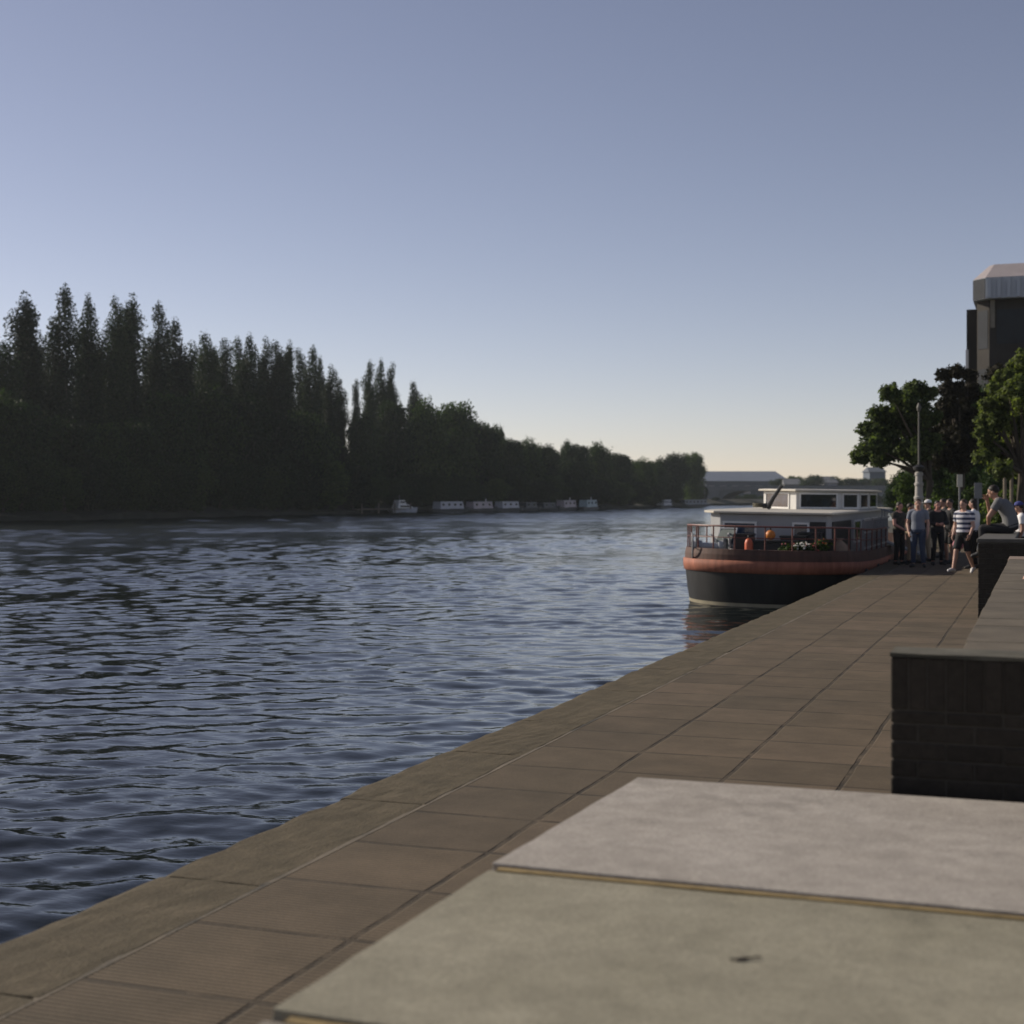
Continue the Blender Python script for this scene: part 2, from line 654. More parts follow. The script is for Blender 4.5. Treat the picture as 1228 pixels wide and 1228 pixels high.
# far bank: waterline follows the survey
bank_line = []
for px in (-400, -200, 0, 200, 400, 470, 600, 720, 790, 860):
    d = bank_depth(px)
    p = P(px, 594, d)
    bank_line.append((p.x, p.y))
bank_line = [(bank_line[0][0] - 6, -60)] + bank_line + [(-70, 395), (-66, 430), (60, 432), (900, 440)]
bm = BM()
front, top, back = [], [], []
sub = []
for a, b_ in zip(bank_line, bank_line[1:]):
    for t in np.linspace(0, 1, 8, endpoint=False):
        sub.append((a[0] + (b_[0] - a[0]) * t, a[1] + (b_[1] - a[1]) * t))
sub.append(bank_line[-1])
for i, (x, y) in enumerate(sub):
    j = random.uniform(-.5, .5)
    k = random.uniform(0, .25)
    if y < 429:
        front.append(bm.verts.new((x + j, y, WATER - .6)))
        top.append(bm.verts.new((x + j - .5, y, -.45 + k * 1.6)))
        back.append(bm.verts.new((x + j - 5, y + .5, .6 + k)))
    else:
        front.append(bm.verts.new((x, y + j, WATER - .6)))
        top.append(bm.verts.new((x, y + j + .5, .1 + k)))
        back.append(bm.verts.new((x, y + 6, .8 + k)))
far = [bm.verts.new((v.co.x - 700 if v.co.y < 429 else v.co.x, v.co.y if v.co.y < 429 else 950, 1.2)) for v in back]
for i in range(len(sub) - 1):
    for A, B in ((front, top), (top, back), (back, far)):
        try: bm.faces.new((A[i], A[i + 1], B[i + 1], B[i]))
        except ValueError: pass
structure('far_bank', bm, M_EARTH)

# ------------------------------------------------------------------ foreground: coping slabs on a low wall
SH = .65                      # height of the coping
low = empty('low_wall', (0, 4, 0), label='low wall in the foreground capped with wide pale concrete coping slabs', cat='wall')
M_SL1 = slab_mat('pale_concrete', (.335, .302, .262), (.425, .386, .340), 1.3)
M_SL2 = slab_mat('olive_concrete', (.258, .238, .174), (.322, .297, .224), 4.1)
M_SL3 = slab_mat('weathered_concrete', (.24, .212, .172), (.33, .296, .248), 8.7)


def slab(y0, y1, x0a, x0b, zt, m, label):
    """y0 near edge, y1 far edge, x0a / x0b left edge at near / far"""
    b = BM()
    prism(b, [(x0a, y0 - 4), (1.75, y0 - 4 - .02), (1.75, y1 - 4 + .02), (x0b, y1 - 4)], zt - .085, zt)
    bmesh.ops.subdivide_edges(b, edges=b.edges, cuts=12, use_grid_fill=True)
    for v in b.verts:
        if v.co.x < 1.7:
            v.co += Vector((RNG.normal(0, .0016), RNG.normal(0, .0016), RNG.normal(0, .0007)))
    o = obj('coping_slab', b, m, low)
    md = o.modifiers.new('bevel', 'BEVEL')
    md.width = .038
    md.segments = 4
    md.limit_method = 'ANGLE'
    md.angle_limit = R(50)
    o['label'] = label
    return o


EDGE = {}
for nm, (px, py) in {'far': (765, 932), 'j1': (589, 1036), 'j2': (324, 1204)}.items():
    d = (EYE - SH) * 1754 / (py - 594)
    EDGE[nm] = P(px, py, d)
e0, e1, e2 = EDGE['far'], EDGE['j1'], EDGE['j2']
XL = (e0.x + e1.x + e2.x) / 3
slab(e1.y + .010, e0.y, e1.x, e0.x, SH, M_SL1, 'pale grey far coping slab')
slab(e2.y + .010, e1.y - .022, e2.x, e1.x - .004, SH - .016, M_SL2, 'olive grey coping slab in the middle')
slab(e2.y - 1.5, e2.y - .022, e2.x - .01, e2.x - .004, SH - .030, M_SL3, 'brownish nearest coping slab')
bm = BM()
for yy, zz in ((e1.y - .006, SH - .010), (e2.y - .006, SH - .026)):
    box(bm, XL + .012, 1.7, yy - 4 - .022, yy - 4 + .0175, zz - .07, zz)
obj('mortar_joint', bm, M_YMORTAR, low)
bm = BM()
box(bm, XL + .06, 1.70, e2.y - 1.45 - 4, e0.y - .05 - 4, 0.0, SH - .12)
obj('wall_base', bm, M_BRICK, low)


# ------------------------------------------------------------------ brick pier, planter walls
def brick_face(bm, length, z0, z1, org, ux, depth=.1, course=.075, blen=.225, soldier=False, jit=.004):
    """bricks laid along ux from org, each a loose box standing proud of the mortar core"""
    ux = Vector(ux).normalized()
    nrm = Vector((ux.y, -ux.x, 0))
    z = z0
    r = 0
    while z < z1 - .02:
        h = (z1 - z0) if soldier else min(course, z1 - z)
        bl = .075 if soldier else blen
        s = 0 if (r % 2 == 0) else -bl / 2
        while s < length - .005:
            a = max(0, s)
            e = min(length, s + bl - .006)
            if e - a > .02:
                o = random.uniform(-jit, jit)
                M = Matrix.Translation(Vector(org) + nrm * o) @ Matrix((
                    (ux.x, -nrm.x, 0, 0), (ux.y, -nrm.y, 0, 0), (0, 0, 1, 0), (0, 0, 0, 1)))
                box(bm, a, e, 0, depth, z, z + h - .006, M)
            s += bl
        z += h
        r += 1


d_a = 6.12
pa = P(1068, 783, d_a)
AZ = pa.z
ax, ay = pa.x, pa.y
pier = empty('brick_pier', (ax, ay, 0), label='dark brick pier standing at the end of the pale coping slabs', cat='pier')
bm = BM()
brick_face(bm, 1.9, .0, AZ - .235, (0, 0, 0), (1, 0, 0))
brick_face(bm, 1.9, AZ - .235, AZ - .012, (0, 0, 0), (1, 0, 0), soldier=True, jit=.002)
brick_face(bm, .255, .0, AZ - .235, (.004, .275, 0), (0, -1, 0), depth=.085, jit=.007)
obj('brickwork', bm, M_BRICK, pier, bevel=.008)
bm = BM()
box(bm, .012, 1.9, .006, .262, 0, AZ - .020)
obj('mortar_core', bm, M_MORTARD, pier)
bm = BM()
box(bm, -.003, 1.9, -.003, .277, AZ - .016, AZ)
bmesh.ops.subdivide_edges(bm, edges=bm.edges, cuts=14, use_grid_fill=True)
for v_ in bm.verts: v_.co += Vector((0, RNG.normal(0, .0012), RNG.normal(0, .0012)))
obj('capping', bm, mat('olive_capping', (.105, .098, .074), .9, .25, 6, .4, 60), pier, bevel=.005)

# planter wall running back from the pier, its top of bricks on edge
pb0, pb1 = P(1172, 775, 6.45), P(1207, 665, 16.05)
bx, by0, by1 = -.33, ay + .285, pb1.y
BZ = AZ - .012
pw = empty('planter_wall', (bx, by0, 0), label='long planter wall with brownish coping running back behind the pier', cat='wall')
bm = BM()
yy = 0.0
while yy < by1 - by0 - .75:
    L_ = random.uniform(.40, .50)
    kb = min(yy + L_, by1 - by0 - .745)
    box(bm, random.uniform(-.003, .003), 2.2, yy, kb - .005, BZ - .11, BZ + random.uniform(-.0015, .0015))
    yy += L_
obj('coping_blocks', bm, mat('brown_coping', (.118, .098, .070), .9, .28, 3, .5, 50), pw, bevel=.004)
bm = BM()
box(bm, -.01, 2.25, by1 - by0 - .74, by1 - by0, BZ - .13, BZ + .004)
o = obj('end_stone', bm, mat('end_stone', (.235, .175, .135), .85, .15, 5), pw, bevel=.01)
bm = BM()
box(bm, .02, 2.2, .0, by1 - by0 - .745, 0, BZ - .007)
box(bm, .02, 2.2, by1 - by0 - .744, by1 - by0 - .012, 0, BZ - .135)
obj('wall_body', bm, M_MORTARD, pw)

# further wall: short end across, long run back where people sit
pc = P(1173, 646, 22.0)
CZ = pc.z
sw = empty('seat_wall', (pc.x, pc.y, 0), label='dark brick wall that people sit on beside the promenade', cat='wall')
bm = BM()
brick_face(bm, 2.6, 0, CZ - .06, (0, 0, 0), (1, 0, 0))
obj('end_brickwork', bm, M_BRICK, sw, bevel=.006)
bm = BM()
brick_face(bm, 17, 0, CZ - .06, (.0, 17.0, 0), (0, -1, 0), depth=.08)
obj('side_brickwork', bm, M_BRICK, sw)
bm = BM()
box(bm, .02, 2.6, .015, .5, 0, CZ - .065)
box(bm, .02, .5, .5, 17, 0, CZ - .065)
obj('mortar_core', bm, M_MORTAR, sw)
bm = BM()
prism(bm, [(-.02, -.02), (2.6, -.02), (2.6, .52), (.52, .52), (.52, 17.02), (-.02, 17.02)], CZ - .06, CZ)
obj('coping', bm, mat('grey_coping', (.085, .08, .07), .8, .2, 4), sw, bevel=.01)
# soil bed behind the seat wall
bm = BM()
box(bm, pc.x + .52, pc.x + 9, pc.y + .55, pc.y + 17, .0, .35)
structure('soil_bed', bm, M_EARTH)

# ------------------------------------------------------------------ foliage
def leaf_mesh(name, clumps, n, size, seed, lumps=1.0, shell=.5, aspect=.6):
    """clumps: (centre, radii, weight). n leaf faces in all. Diamonds folded along the midrib."""
    rng = np.random.default_rng(seed)
    wts = np.array([c[2] for c in clumps], float)
    wts /= wts.sum()
    which = rng.choice(len(clumps), n, p=wts)
    C = np.array([c[0] for c in clumps], float)[which]
    Rd = np.array([c[1] for c in clumps], float)[which]
    d = rng.normal(size=(n, 3))
    d /= np.linalg.norm(d, axis=1, keepdims=True)
    r = rng.uniform(0, 1, (n, 1)) ** shell
    # ragged outline: the radius swells and shrinks with direction
    lump = 1 + lumps * (.16 * np.sin(d[:, :1] * 7 + which[:, None]) + .16 * np.sin(d[:, 1:2] * 8 + 2.1 * which[:, None]) + .12 * np.sin(d[:, 2:] * 9 + which[:, None]))
    pos = C + d * Rd * r * lump
    nr = d + rng.normal(0, .9, (n, 3))
    nr[:, 2] += .35
    nr /= np.linalg.norm(nr, axis=1, keepdims=True)
    u = np.cross(nr, rng.normal(size=(n, 3)))
    u /= np.linalg.norm(u, axis=1, keepdims=True)
    v = np.cross(nr, u)
    s = size * rng.uniform(.55, 1.35, (n, 1))
    a = pos + u * s * .5
    b = pos + v * s * .5 * aspect + nr * s * .10
    c = pos - u * s * .5
    e = pos - v * s * .5 * aspect + nr * s * .10
    V = np.stack([a, b, c, e], 1).reshape(-1, 3)
    F = np.arange(n * 4).reshape(n, 4)
    return np_mesh(name, V, F)


def trunk_mesh(name, h, r, seed, limbs=6, spread=2.5, start=.35, top=1.0):
    rg = random.Random(seed)
    b = BM()
    pts, rad = [], []
    for i in range(7):
        t = i / 6
        pts.append((rg.uniform(-.1, .1) * h * .05 * i, rg.uniform(-.1, .1) * h * .05 * i, h * top * t))
        rad.append(r * (1.25 if i == 0 else 1 - .82 * t))
    tube(b, pts, rad, 9)
    for k in range(limbs):
        t = start + (.9 - start) * k / max(1, limbs - 1)
        base = Vector(pts[min(5, int(t * 6))])
        base.z = h * top * t
        a = k * 2.4 + rg.uniform(-.4, .4)
        L = spread * (1.1 - .5 * t)
        p1 = base + Vector((math.cos(a) * L * .45, math.sin(a) * L * .45, L * .35))
        p2 = base + Vector((math.cos(a) * L, math.sin(a) * L, L * .75))
        tube(b, [base, p1, p2], [r * .42 * (1.1 - .6 * t), r * .25 * (1.1 - .6 * t), r * .06], 6)
    me = bpy.data.meshes.new(name)
    bmesh.ops.recalc_face_normals(b, faces=b.faces)
    b.to_mesh(me)
    b.free()
    me.materials.append(M_BARK)
    return me


def plant(name, loc, crown, trunk, sx, sz, rz, label, cat, group=None, cname='crown', mat_=None):
    o = empty(name, loc, rz, label, cat, group)
    o.scale = (sx, sx, sz)
    if trunk is not None: obj('trunk', trunk, None, o)
    c = obj(cname, crown, None, o)
    return o


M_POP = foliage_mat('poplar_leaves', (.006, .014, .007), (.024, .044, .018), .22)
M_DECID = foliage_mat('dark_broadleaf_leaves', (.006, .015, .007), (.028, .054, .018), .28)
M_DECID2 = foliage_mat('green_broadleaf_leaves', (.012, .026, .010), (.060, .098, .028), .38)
M_NEARG = foliage_mat('promenade_leaves', (.030, .046, .022), (.125, .155, .072), .42)
M_COPPER = foliage_mat('copper_leaves', (.010, .010, .009), (.030, .027, .022), .15)
M_HEDGE = foliage_mat('hedge_leaves', (.025, .045, .014), (.12, .17, .05), .38)

# poplar variants: canonical height 27 m, several upright tongues
POP = []
for s in range(6):
    rg = random.Random(100 + s)
    cl = []
    tongues = [(0, 0, 26.3)] + [(rg.uniform(-1.6, 1.6), rg.uniform(-1.2, 1.2), rg.uniform(15, 25.3)) for _ in range(4)]
    for tx, ty, th in tongues:
        z = 3.0
        while z < th - .6:
            t = z / th
            rr_ = (1.95 if tx == 0 else 1.25) * (1.02 - t ** 9) + .42
            rr_ *= rg.uniform(.8, 1.15)
            a = rg.uniform(0, 6.28)
            off = rr_ * .32
            cl.append(((tx * (1 - .25 * t) + math.cos(a) * off, ty * (1 - .25 * t) + math.sin(a) * off, z), (rr_ * .82, rr_ * .82, 1.5), rr_ ** 1.15))
            z += rg.uniform(.6, .95)
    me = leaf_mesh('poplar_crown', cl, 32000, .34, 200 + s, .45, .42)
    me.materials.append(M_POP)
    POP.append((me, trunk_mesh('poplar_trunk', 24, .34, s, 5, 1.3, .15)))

# broadleaf variants: canonical 10 m high, 9 m wide, foliage down to the ground
BROAD = []
for s in range(6):
    rg = random.Random(300 + s)
    cl = []
    for k in range(34):
        a = rg.uniform(0, 6.28)
        z = rg.uniform(.3, 8.9)
        env = math.sin(min(1, (z + 1.6) / 6.2) * PI / 2) if z < 4.6 else math.cos(min(1, (z - 4.6) / 5.6) * PI / 2) ** .7
        q = rg.uniform(.35, .95) * 3.3 * env
        r0 = rg.uniform(1.2, 1.9) * (.65 + .35 * env)
        cl.append(((math.cos(a) * q, math.sin(a) * q, z), (r0, r0, r0 * .8), r0 ** 2))
    cl.append(((0, 0, 4.4), (3.3, 3.3, 4.0), 22))
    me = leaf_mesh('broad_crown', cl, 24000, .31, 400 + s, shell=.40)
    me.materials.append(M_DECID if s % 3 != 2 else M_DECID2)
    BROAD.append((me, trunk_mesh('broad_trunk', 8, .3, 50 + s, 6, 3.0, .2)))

ORD = ['first', 'second', 'third', 'fourth', 'fifth', 'sixth', 'seventh', 'eighth', 'ninth', 'tenth', 'eleventh', 'twelfth',
       'thirteenth', 'fourteenth', 'fifteenth', 'sixteenth', 'seventeenth', 'eighteenth', 'nineteenth', 'twentieth',
       'twenty-first', 'twenty-second', 'twenty-third', 'twenty-fourth', 'twenty-fifth', 'twenty-sixth', 'twenty-seventh',
       'twenty-eighth', 'twenty-ninth', 'thirtieth', 'thirty-first', 'thirty-second']


def poplar(px, py, dback, width, label, i):
    d = bank_depth(px) + dback
    p = P(px, py, d)
    h = p.z - .7
    me, tr = POP[i % 6]
    plant('poplar_tree', (p.x, p.y, .6), me, tr, width, h / 27.0, random.uniform(0, 6.28), label, 'tree', 'poplars on the far bank')


poplars_a = [(2, 402, 14, 1.0), (50, 408, 24, .8), (122, 390, 26, .85), (176, 400, 25, .7), (232, 404, 26, .85), (260, 410, 24, .8), (27, 343, 18, 1.05), (76, 335, 16, .92), (104, 349, 20, .88), (138, 349, 17, .72), (160, 345, 19, .92),
             (192, 356, 18, .82), (212, 378, 20, 1.0), (248, 393, 16, .82), (270, 400, 19, .72), (287, 399, 24, .8), (298, 396, 17, .85),
             (320, 399, 20, .66), (332, 403, 18, .72), (346, 402, 16, .66), (360, 412, 20, .62), (374, 410, 16, .72), (385, 424, 22, .60), (398, 433, 15, .62), (408, 449, 17, .58)]
poplars_a.sort()
for i, (px, py, db, wd) in enumerate(poplars_a):
    poplar(px, py, db, wd, 'dark poplar on the far bank, %s from the left of its row' % ORD[i], i)
poplars_b = [(427, 450, 12, .42), (442, 428, 14, .62), (458, 427, 17, .66), (470, 430, 15, .60), (497, 453, 12, .62)]
names_b = ['thin low poplar at the gap, alone on the left of the second clump', 'poplar at the left end of the small second clump on the far bank',
           'middle poplar of the small second clump on the far bank', 'right-hand poplar of the small second clump on the far bank',
           'short lone poplar tip rising just right of the second poplar clump']
for i, (px, py, db, wd) in enumerate(poplars_b):
    poplar(px, py, db, wd, names_b[i], i + 2)


def broad(px, py, dback, wpx, label, i, group='broadleaf trees on the far bank', d=None, z0=.1):
    d = d or bank_depth(px) + dback
    p = P(px, py, d)
    h = p.z - z0
    wm = wpx / 1754 * d
    me, tr = BROAD[i % 6]
    plant('broadleaf_tree', (p.x, p.y, z0), me, tr, wm / 7.4, h / 10.2, random.uniform(0, 6.28), label, 'tree', group)


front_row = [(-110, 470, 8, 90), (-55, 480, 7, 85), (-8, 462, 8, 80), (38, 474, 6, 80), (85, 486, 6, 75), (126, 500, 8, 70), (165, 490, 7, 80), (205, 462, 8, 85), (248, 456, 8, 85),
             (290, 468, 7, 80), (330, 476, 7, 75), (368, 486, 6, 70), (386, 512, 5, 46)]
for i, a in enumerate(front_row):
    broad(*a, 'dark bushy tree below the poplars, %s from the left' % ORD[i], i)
# low understory that closes the foot of the wood
for i, px in enumerate(range(-130, 425, 26)):
    broad(px + random.uniform(-6, 6), 548 + random.uniform(-14, 10), 3.0, 56, 'low waterline shrub under the poplars, %s from the left' % ORD[i], i + 3,
          'waterline shrubs under the poplars')
mid_row = [(436, 486, 8, 50), (470, 474, 9, 62), (508, 472, 9, 66), (545, 474, 9, 70), (572, 490, 8, 58), (586, 503, 10, 40), (598, 503, 14, 22), (612, 521, 8, 44), (632, 522, 10, 46), (655, 530, 9, 44),
           (679, 517, 14, 15), (690, 528, 8, 50), (716, 527, 10, 46), (742, 540, 9, 44), (768, 547, 9, 40), (784, 556, 10, 34), (806, 535, 12, 42), (830, 539, 14, 34)]
mid_lab = ['at the right of the sky gap', 'behind the white cruiser', 'with a sunlit rounded top, tallest of the slope', 'with a bright green top right of the tallest', 'stepping down on the slope',
           'low on the slope beside the narrow tip', 'narrow with a small pointed tip', 'just right of the pointed tip', 'above the second gap in the narrowboats', 'with a flat top above the moored boats',
           'thin and poking above the canopy', 'paler, left of the last broad crowns', 'pale topped and wide above the last moored boats', 'dark with a low top toward the bridge',
           'low and round toward the bridge', 'lowest of the row before the lone pair', 'tall, left half of the pair at the row end', 'tall, right half of the pair at the row end']
for i, a in enumerate(mid_row):
    broad(*a, 'broadleaf tree on the far bank, ' + mid_lab[i], i + (2 if i in (3, 11, 12) else 0))
for i, px in enumerate(range(425, 800, 24)):
    broad(px + random.uniform(-5, 5), 566 + .06 * (px - 425) * .6 + random.uniform(-8, 6), 4.0, 40, 'low shrub behind the moored boats, %s from the left' % ORD[i], i + 1,
          'waterline shrubs behind the moored boats')
# dark second line that closes chinks behind the front row
for i, px in enumerate(range(452, 800, 33)):
    broad(px, 505 + (px - 425) * .13 + random.uniform(-5, 10), 26, 60, 'dark tree deep in the wood behind the boats, %s from the left' % ORD[i], i + 3, 'trees deep in the far wood')
for i, px in enumerate(range(-120, 385, 36)):
    broad(px, 500 + random.uniform(-12, 12), 30, 74, 'dark tree deep behind the poplars, %s from the left' % ORD[i], i + 5, 'trees deep in the far wood')

# ------------------------------------------------------------------ house, bridge, buildings at the river bend
M_SLATE = mat('slate_roof', (.15, .155, .165), .7, .15, 1)
M_BLUEROOF = mat('blue_grey_roof', (.13, .15, .19), .6, .08, .2)
M_PALEWALL = mat('pale_wall', (.20, .185, .175), .8, .12, .5)
M_BRIDGE = mat('bridge_stone', (.16, .165, .17), .85, .2, .4)


def house(name, px0, px1, ptop, peave, pbase, d, label, cat='house', wall=M_PALEWALL, roof=M_SLATE, depth=9, nwin=4, win=None):
    a, b_ = P(px0, pbase, d), P(px1, pbase, d)
    wdt = (b_ - a).length
    ang = math.atan2(b_.y - a.y, b_.x - a.x)
    hz = (pbase - peave) / 1754 * d
    rz = (pbase - ptop) / 1754 * d
    o = empty(name, a, ang, label, cat)
    b = BM()
    box(b, 0, wdt, 0, depth, 0, hz)
    obj('wall', b, wall, o)
    b = BM()
    prism(b, [(-.4, -.4, hz, hz + .02), (wdt + .4, -.4, hz, hz + .02), (wdt + .4, depth + .4, hz, hz + .02), (-.4, depth + .4, hz, hz + .02)], 0, 0)
    lo = [b.verts.new(p) for p in ((-.4, -.4, hz + .03), (wdt + .4, -.4, hz + .03), (wdt + .4, depth + .4, hz + .03), (-.4, depth + .4, hz + .03))]
    hi = [b.verts.new(p) for p in ((wdt * .04, depth / 2 - .2, rz), (wdt * .96, depth / 2 - .2, rz), (wdt * .96, depth / 2 + .2, rz), (wdt * .04, depth / 2 + .2, rz))]
    for i in range(4): b.faces.new((lo[i], lo[(i + 1) % 4], hi[(i + 1) % 4], hi[i]))
    b.faces.new(hi)
    obj('roof', b, roof, o)
    for k in range(nwin):
        cx = wdt * (k + .5) / nwin
        ww = wdt / nwin * .28
        b = BM()
        box(b, cx - ww, cx + ww, -.06, .05, hz * .45, hz * .8)
        f = obj('window', b, win or M_GLASS, o)
    return o


house('river_house', 806, 846, 572, 583, 603, 372, 'grey roofed house half hidden behind the lone tree pair', wall=mat('dim_wall', (.11, .105, .10), .8), nwin=5)
house('station_building', 846, 946, 564, 577, 604, 505, 'long blue-grey roofed building beyond the bridge', 'building', wall=mat('bluish_wall', (.09, .10, .12), .8), roof=M_BLUEROOF, depth=40, nwin=7,
      win=mat('pinkish_blind', (.42, .36, .34), .8, .1))
bm = BM()
# bridge: parapet, deck and three arches, built as a wall outline with arched holes
a = P(852, 594, 395)
b_ = P(1062, 594, 372)
bang = math.atan2(b_.y - a.y, b_.x - a.x)
blen = (b_ - a).length
bridge = empty('river_bridge', (a.x, a.y, 0), bang, 'grey stone arch bridge crossing the river behind the barge', 'bridge')
zt = EYE + (594 - 588) / 1754 * 385
outline = []
span, pier_w = 13.2, 2.6
b = BM()
n_ar = 3
xs = []
x = 2.6
for k in range(n_ar):
    cx = x + span / 2
    prev = None
    for i in range(17):
        t = PI * (1 - i / 16)
        X = cx + span / 2 * math.cos(t)
        Zb = WATER - .2 + 4.0 * math.sin(t) ** .8
        cur = [b.verts.new((X, yy, zz)) for yy in (0, 9) for zz in (Zb, zt)]
        if prev:
            b.faces.new((prev[0], cur[0], cur[1], prev[1]))
            b.faces.new((prev[2], prev[3], cur[3], cur[2]))
            b.faces.new((prev[0], prev[2], cur[2], cur[0]))
            b.faces.new((prev[1], cur[1], cur[3], prev[3]))
        prev = cur
    x += span + pier_w
obj('arches', b, M_BRIDGE, bridge)
x = 0
for k in range(n_ar + 1):
    b = BM()
    box(b, x + (.0 if k else -6), x + pier_w, -.25, 9.25, WATER - 1, zt - .02)
    x += span + pier_w
    obj('pier', b, M_BRIDGE, bridge)
b = BM()
box(b, -6, blen + 4, -.45, .25, zt, zt + 1.0)
box(b, -6, blen + 4, -.55, .35, zt + 1.0, zt + 1.18)
obj('parapet', b, mat('parapet_stone', (.17, .175, .18), .85), bridge)

house('distant_house', 1043, 1062, 560, 566, 604, 470, 'bluish far house just left of the promenade trees', wall=mat('blue_wall', (.10, .12, .15), .8), roof=mat('far_roof', (.08, .095, .12), .8), nwin=3)
house('pale_cottage', 941, 962, 574, 581, 604, 452, 'pale far cottage above the barge wheelhouse, left one', wall=M_PALEWALL, nwin=3)
house('white_villa', 988, 1004, 571, 579, 604, 448, 'white far villa above the barge wheelhouse, right one', wall=mat('villa_white', (.30, .29, .30), .8), nwin=3)
town = [(858, 596, 10), (838, 590, 14), (842, 580, 16), (934, 570, 26), (952, 569, 32), (975, 567, 34), (972, 580, 26), (1000, 570, 30), (1020, 572, 30), (1038, 570, 30), (1055, 572, 26), (1010, 584, 30), (1046, 584, 30)]
town_lab = ['small one beside the bridge arch', 'low shrubby one by the river house', 'green one left of the bridge', 'left end of the clump beyond the wheelhouse', 'dark one above the wheelhouse front',
            'widest one above the wheelhouse roof', 'front one by the pale cottage', 'right of the white villa', 'middle one right of the villa', 'by the bluish house', 'last one against the promenade trees',
            'low one over the wheelhouse stern', 'low one before the bluish house']
for i, (px, py, wp) in enumerate(town):
    broad(px, py, 0, wp, 'far tree at the river bend, ' + town_lab[i], i + 1, 'trees at the river bend', d=440 + 6 * (i % 5) if i > 2 else 368 + 4 * i, z0=.5)

for i, px in enumerate((878, 900, 922, 960, 990, 1020, 1048)):  # added shrubs, standing in for the dark inside the arch openings
    broad(px, 592, 0, 26, 'added dark shrub that deepens the shade of the bridge arches, %s from the left' % ORD[i], i, 'added shrubs behind the bridge', d=428 - 3 * i, z0=-.6)

# ------------------------------------------------------------------ moored boats on the far bank
M_NBHULL = mat('narrowboat_hull', (.025, .027, .03), .5)
M_NBCAB = mat('narrowboat_pale_cabin', (.42, .42, .45), .5, .08)
M_NBPINK = mat('narrowboat_pinkish_cabin', (.40, .34, .35), .5, .1)
M_NBDARK = mat('narrowboat_dark_cabin', (.06, .065, .07), .5, .2)


def narrowboat(px, d, L, cab, label, white_end=True, h=1.0):
    p = P(px, 594, d)
    # lies parallel to the bank
    p2 = P(px + 60, 594, bank_depth(px + 60) + (d - bank_depth(px)))
    ang = math.atan2(p2.y - p.y, p2.x - p.x)
    o = empty('narrowboat', (p.x, p.y, WATER), ang, label, 'boat', 'narrowboats moored along the far bank')
    b = BM()
    ring = [(-L / 2, -.75), (L / 2 - 1.6, -.95), (L / 2 - .5, -.55), (L / 2, 0), (L / 2 - .5, .55), (L / 2 - 1.6, .95), (-L / 2, .75), (-L / 2 - .4, 0)]
    loft(b, [[(x * .97, y * .92, -.3) for x, y in ring], [(x, y, .45) for x, y in ring], [(x, y, .55 + (.25 if x > L / 2 - 1 else 0)) for x, y in ring]])
    obj('hull', b, M_NBHULL, o)
    b = BM()
    c0, c1 = -L / 2 + 1.7, L / 2 - 2.3
    loft(b, [[(c0, -.85, .5), (c1, -.85, .5), (c1, .85, .5), (c0, .85, .5)], [(c0 + .1, -.72, .5 + h), (c1 - .15, -.72, .5 + h), (c1 - .15, .72, .5 + h), (c0 + .1, .72, .5 + h)]])
    obj('cabin', b, cab, o)
    b = BM()
    box(b, c0, c1, -.78, .78, .505 + h, .56 + h)
    obj('roof', b, M_GREY, o)
    n = max(2, int((c1 - c0) / 1.5))
    for k in range(n):
        cx = c0 + (c1 - c0) * (k + .5) / n
        b = BM()
        box(b, cx - .26, cx + .26, -.83, -.76, .5 + h * .45, .5 + h * .75)
        obj('window', b, M_GLASS, o)
    b = BM()
    tube(b, [(c1 - .6, .2, .55 + h), (c1 - .6, .2, .55 + h + .45)], [.09, .08], 8)
    obj('chimney', b, M_WHITE if white_end else M_DARK, o)
    return o


bd = lambda px: bank_depth(px) - 2.2
narrowboat(539, bd(539), 10.0, M_NBCAB, 'pale grey narrowboat, first to the right of the white cruiser', False, 1.15)
narrowboat(576, bd(576), 9.6, M_NBPINK, 'pinkish grey narrowboat, second right of the white cruiser', True, 1.1)
narrowboat(609, bd(609), 9.2, M_NBCAB, 'pale grey narrowboat, third right of the white cruiser', False, 1.1)
narrowboat(634, bd(634), 7.5, M_NBDARK, 'dark narrowboat with a small pale end, fourth right of the cruiser', False, .9)
narrowboat(656, bd(656), 8, M_NBDARK, 'dark low narrowboat, fifth right of the white cruiser', False, .8)
narrowboat(680, bd(680), 9, M_NBPINK, 'pinkish narrowboat with a white chimney, second from the right end', True, 1.25)
narrowboat(706, bd(706), 9.5, mat('narrowboat_teal_cabin', (.30, .38, .40), .5), 'bluish narrowboat at the right end of the moored row', True, 1.3)
narrowboat(797, bd(797), 10, M_NBCAB, 'pale boat moored below the lone tree pair', False, 1.2)
narrowboat(832, bd(832), 14, mat('narrowboat_grey_cabin', (.16, .17, .19), .5), 'grey boat moored nearest the bridge', False, 1.1)

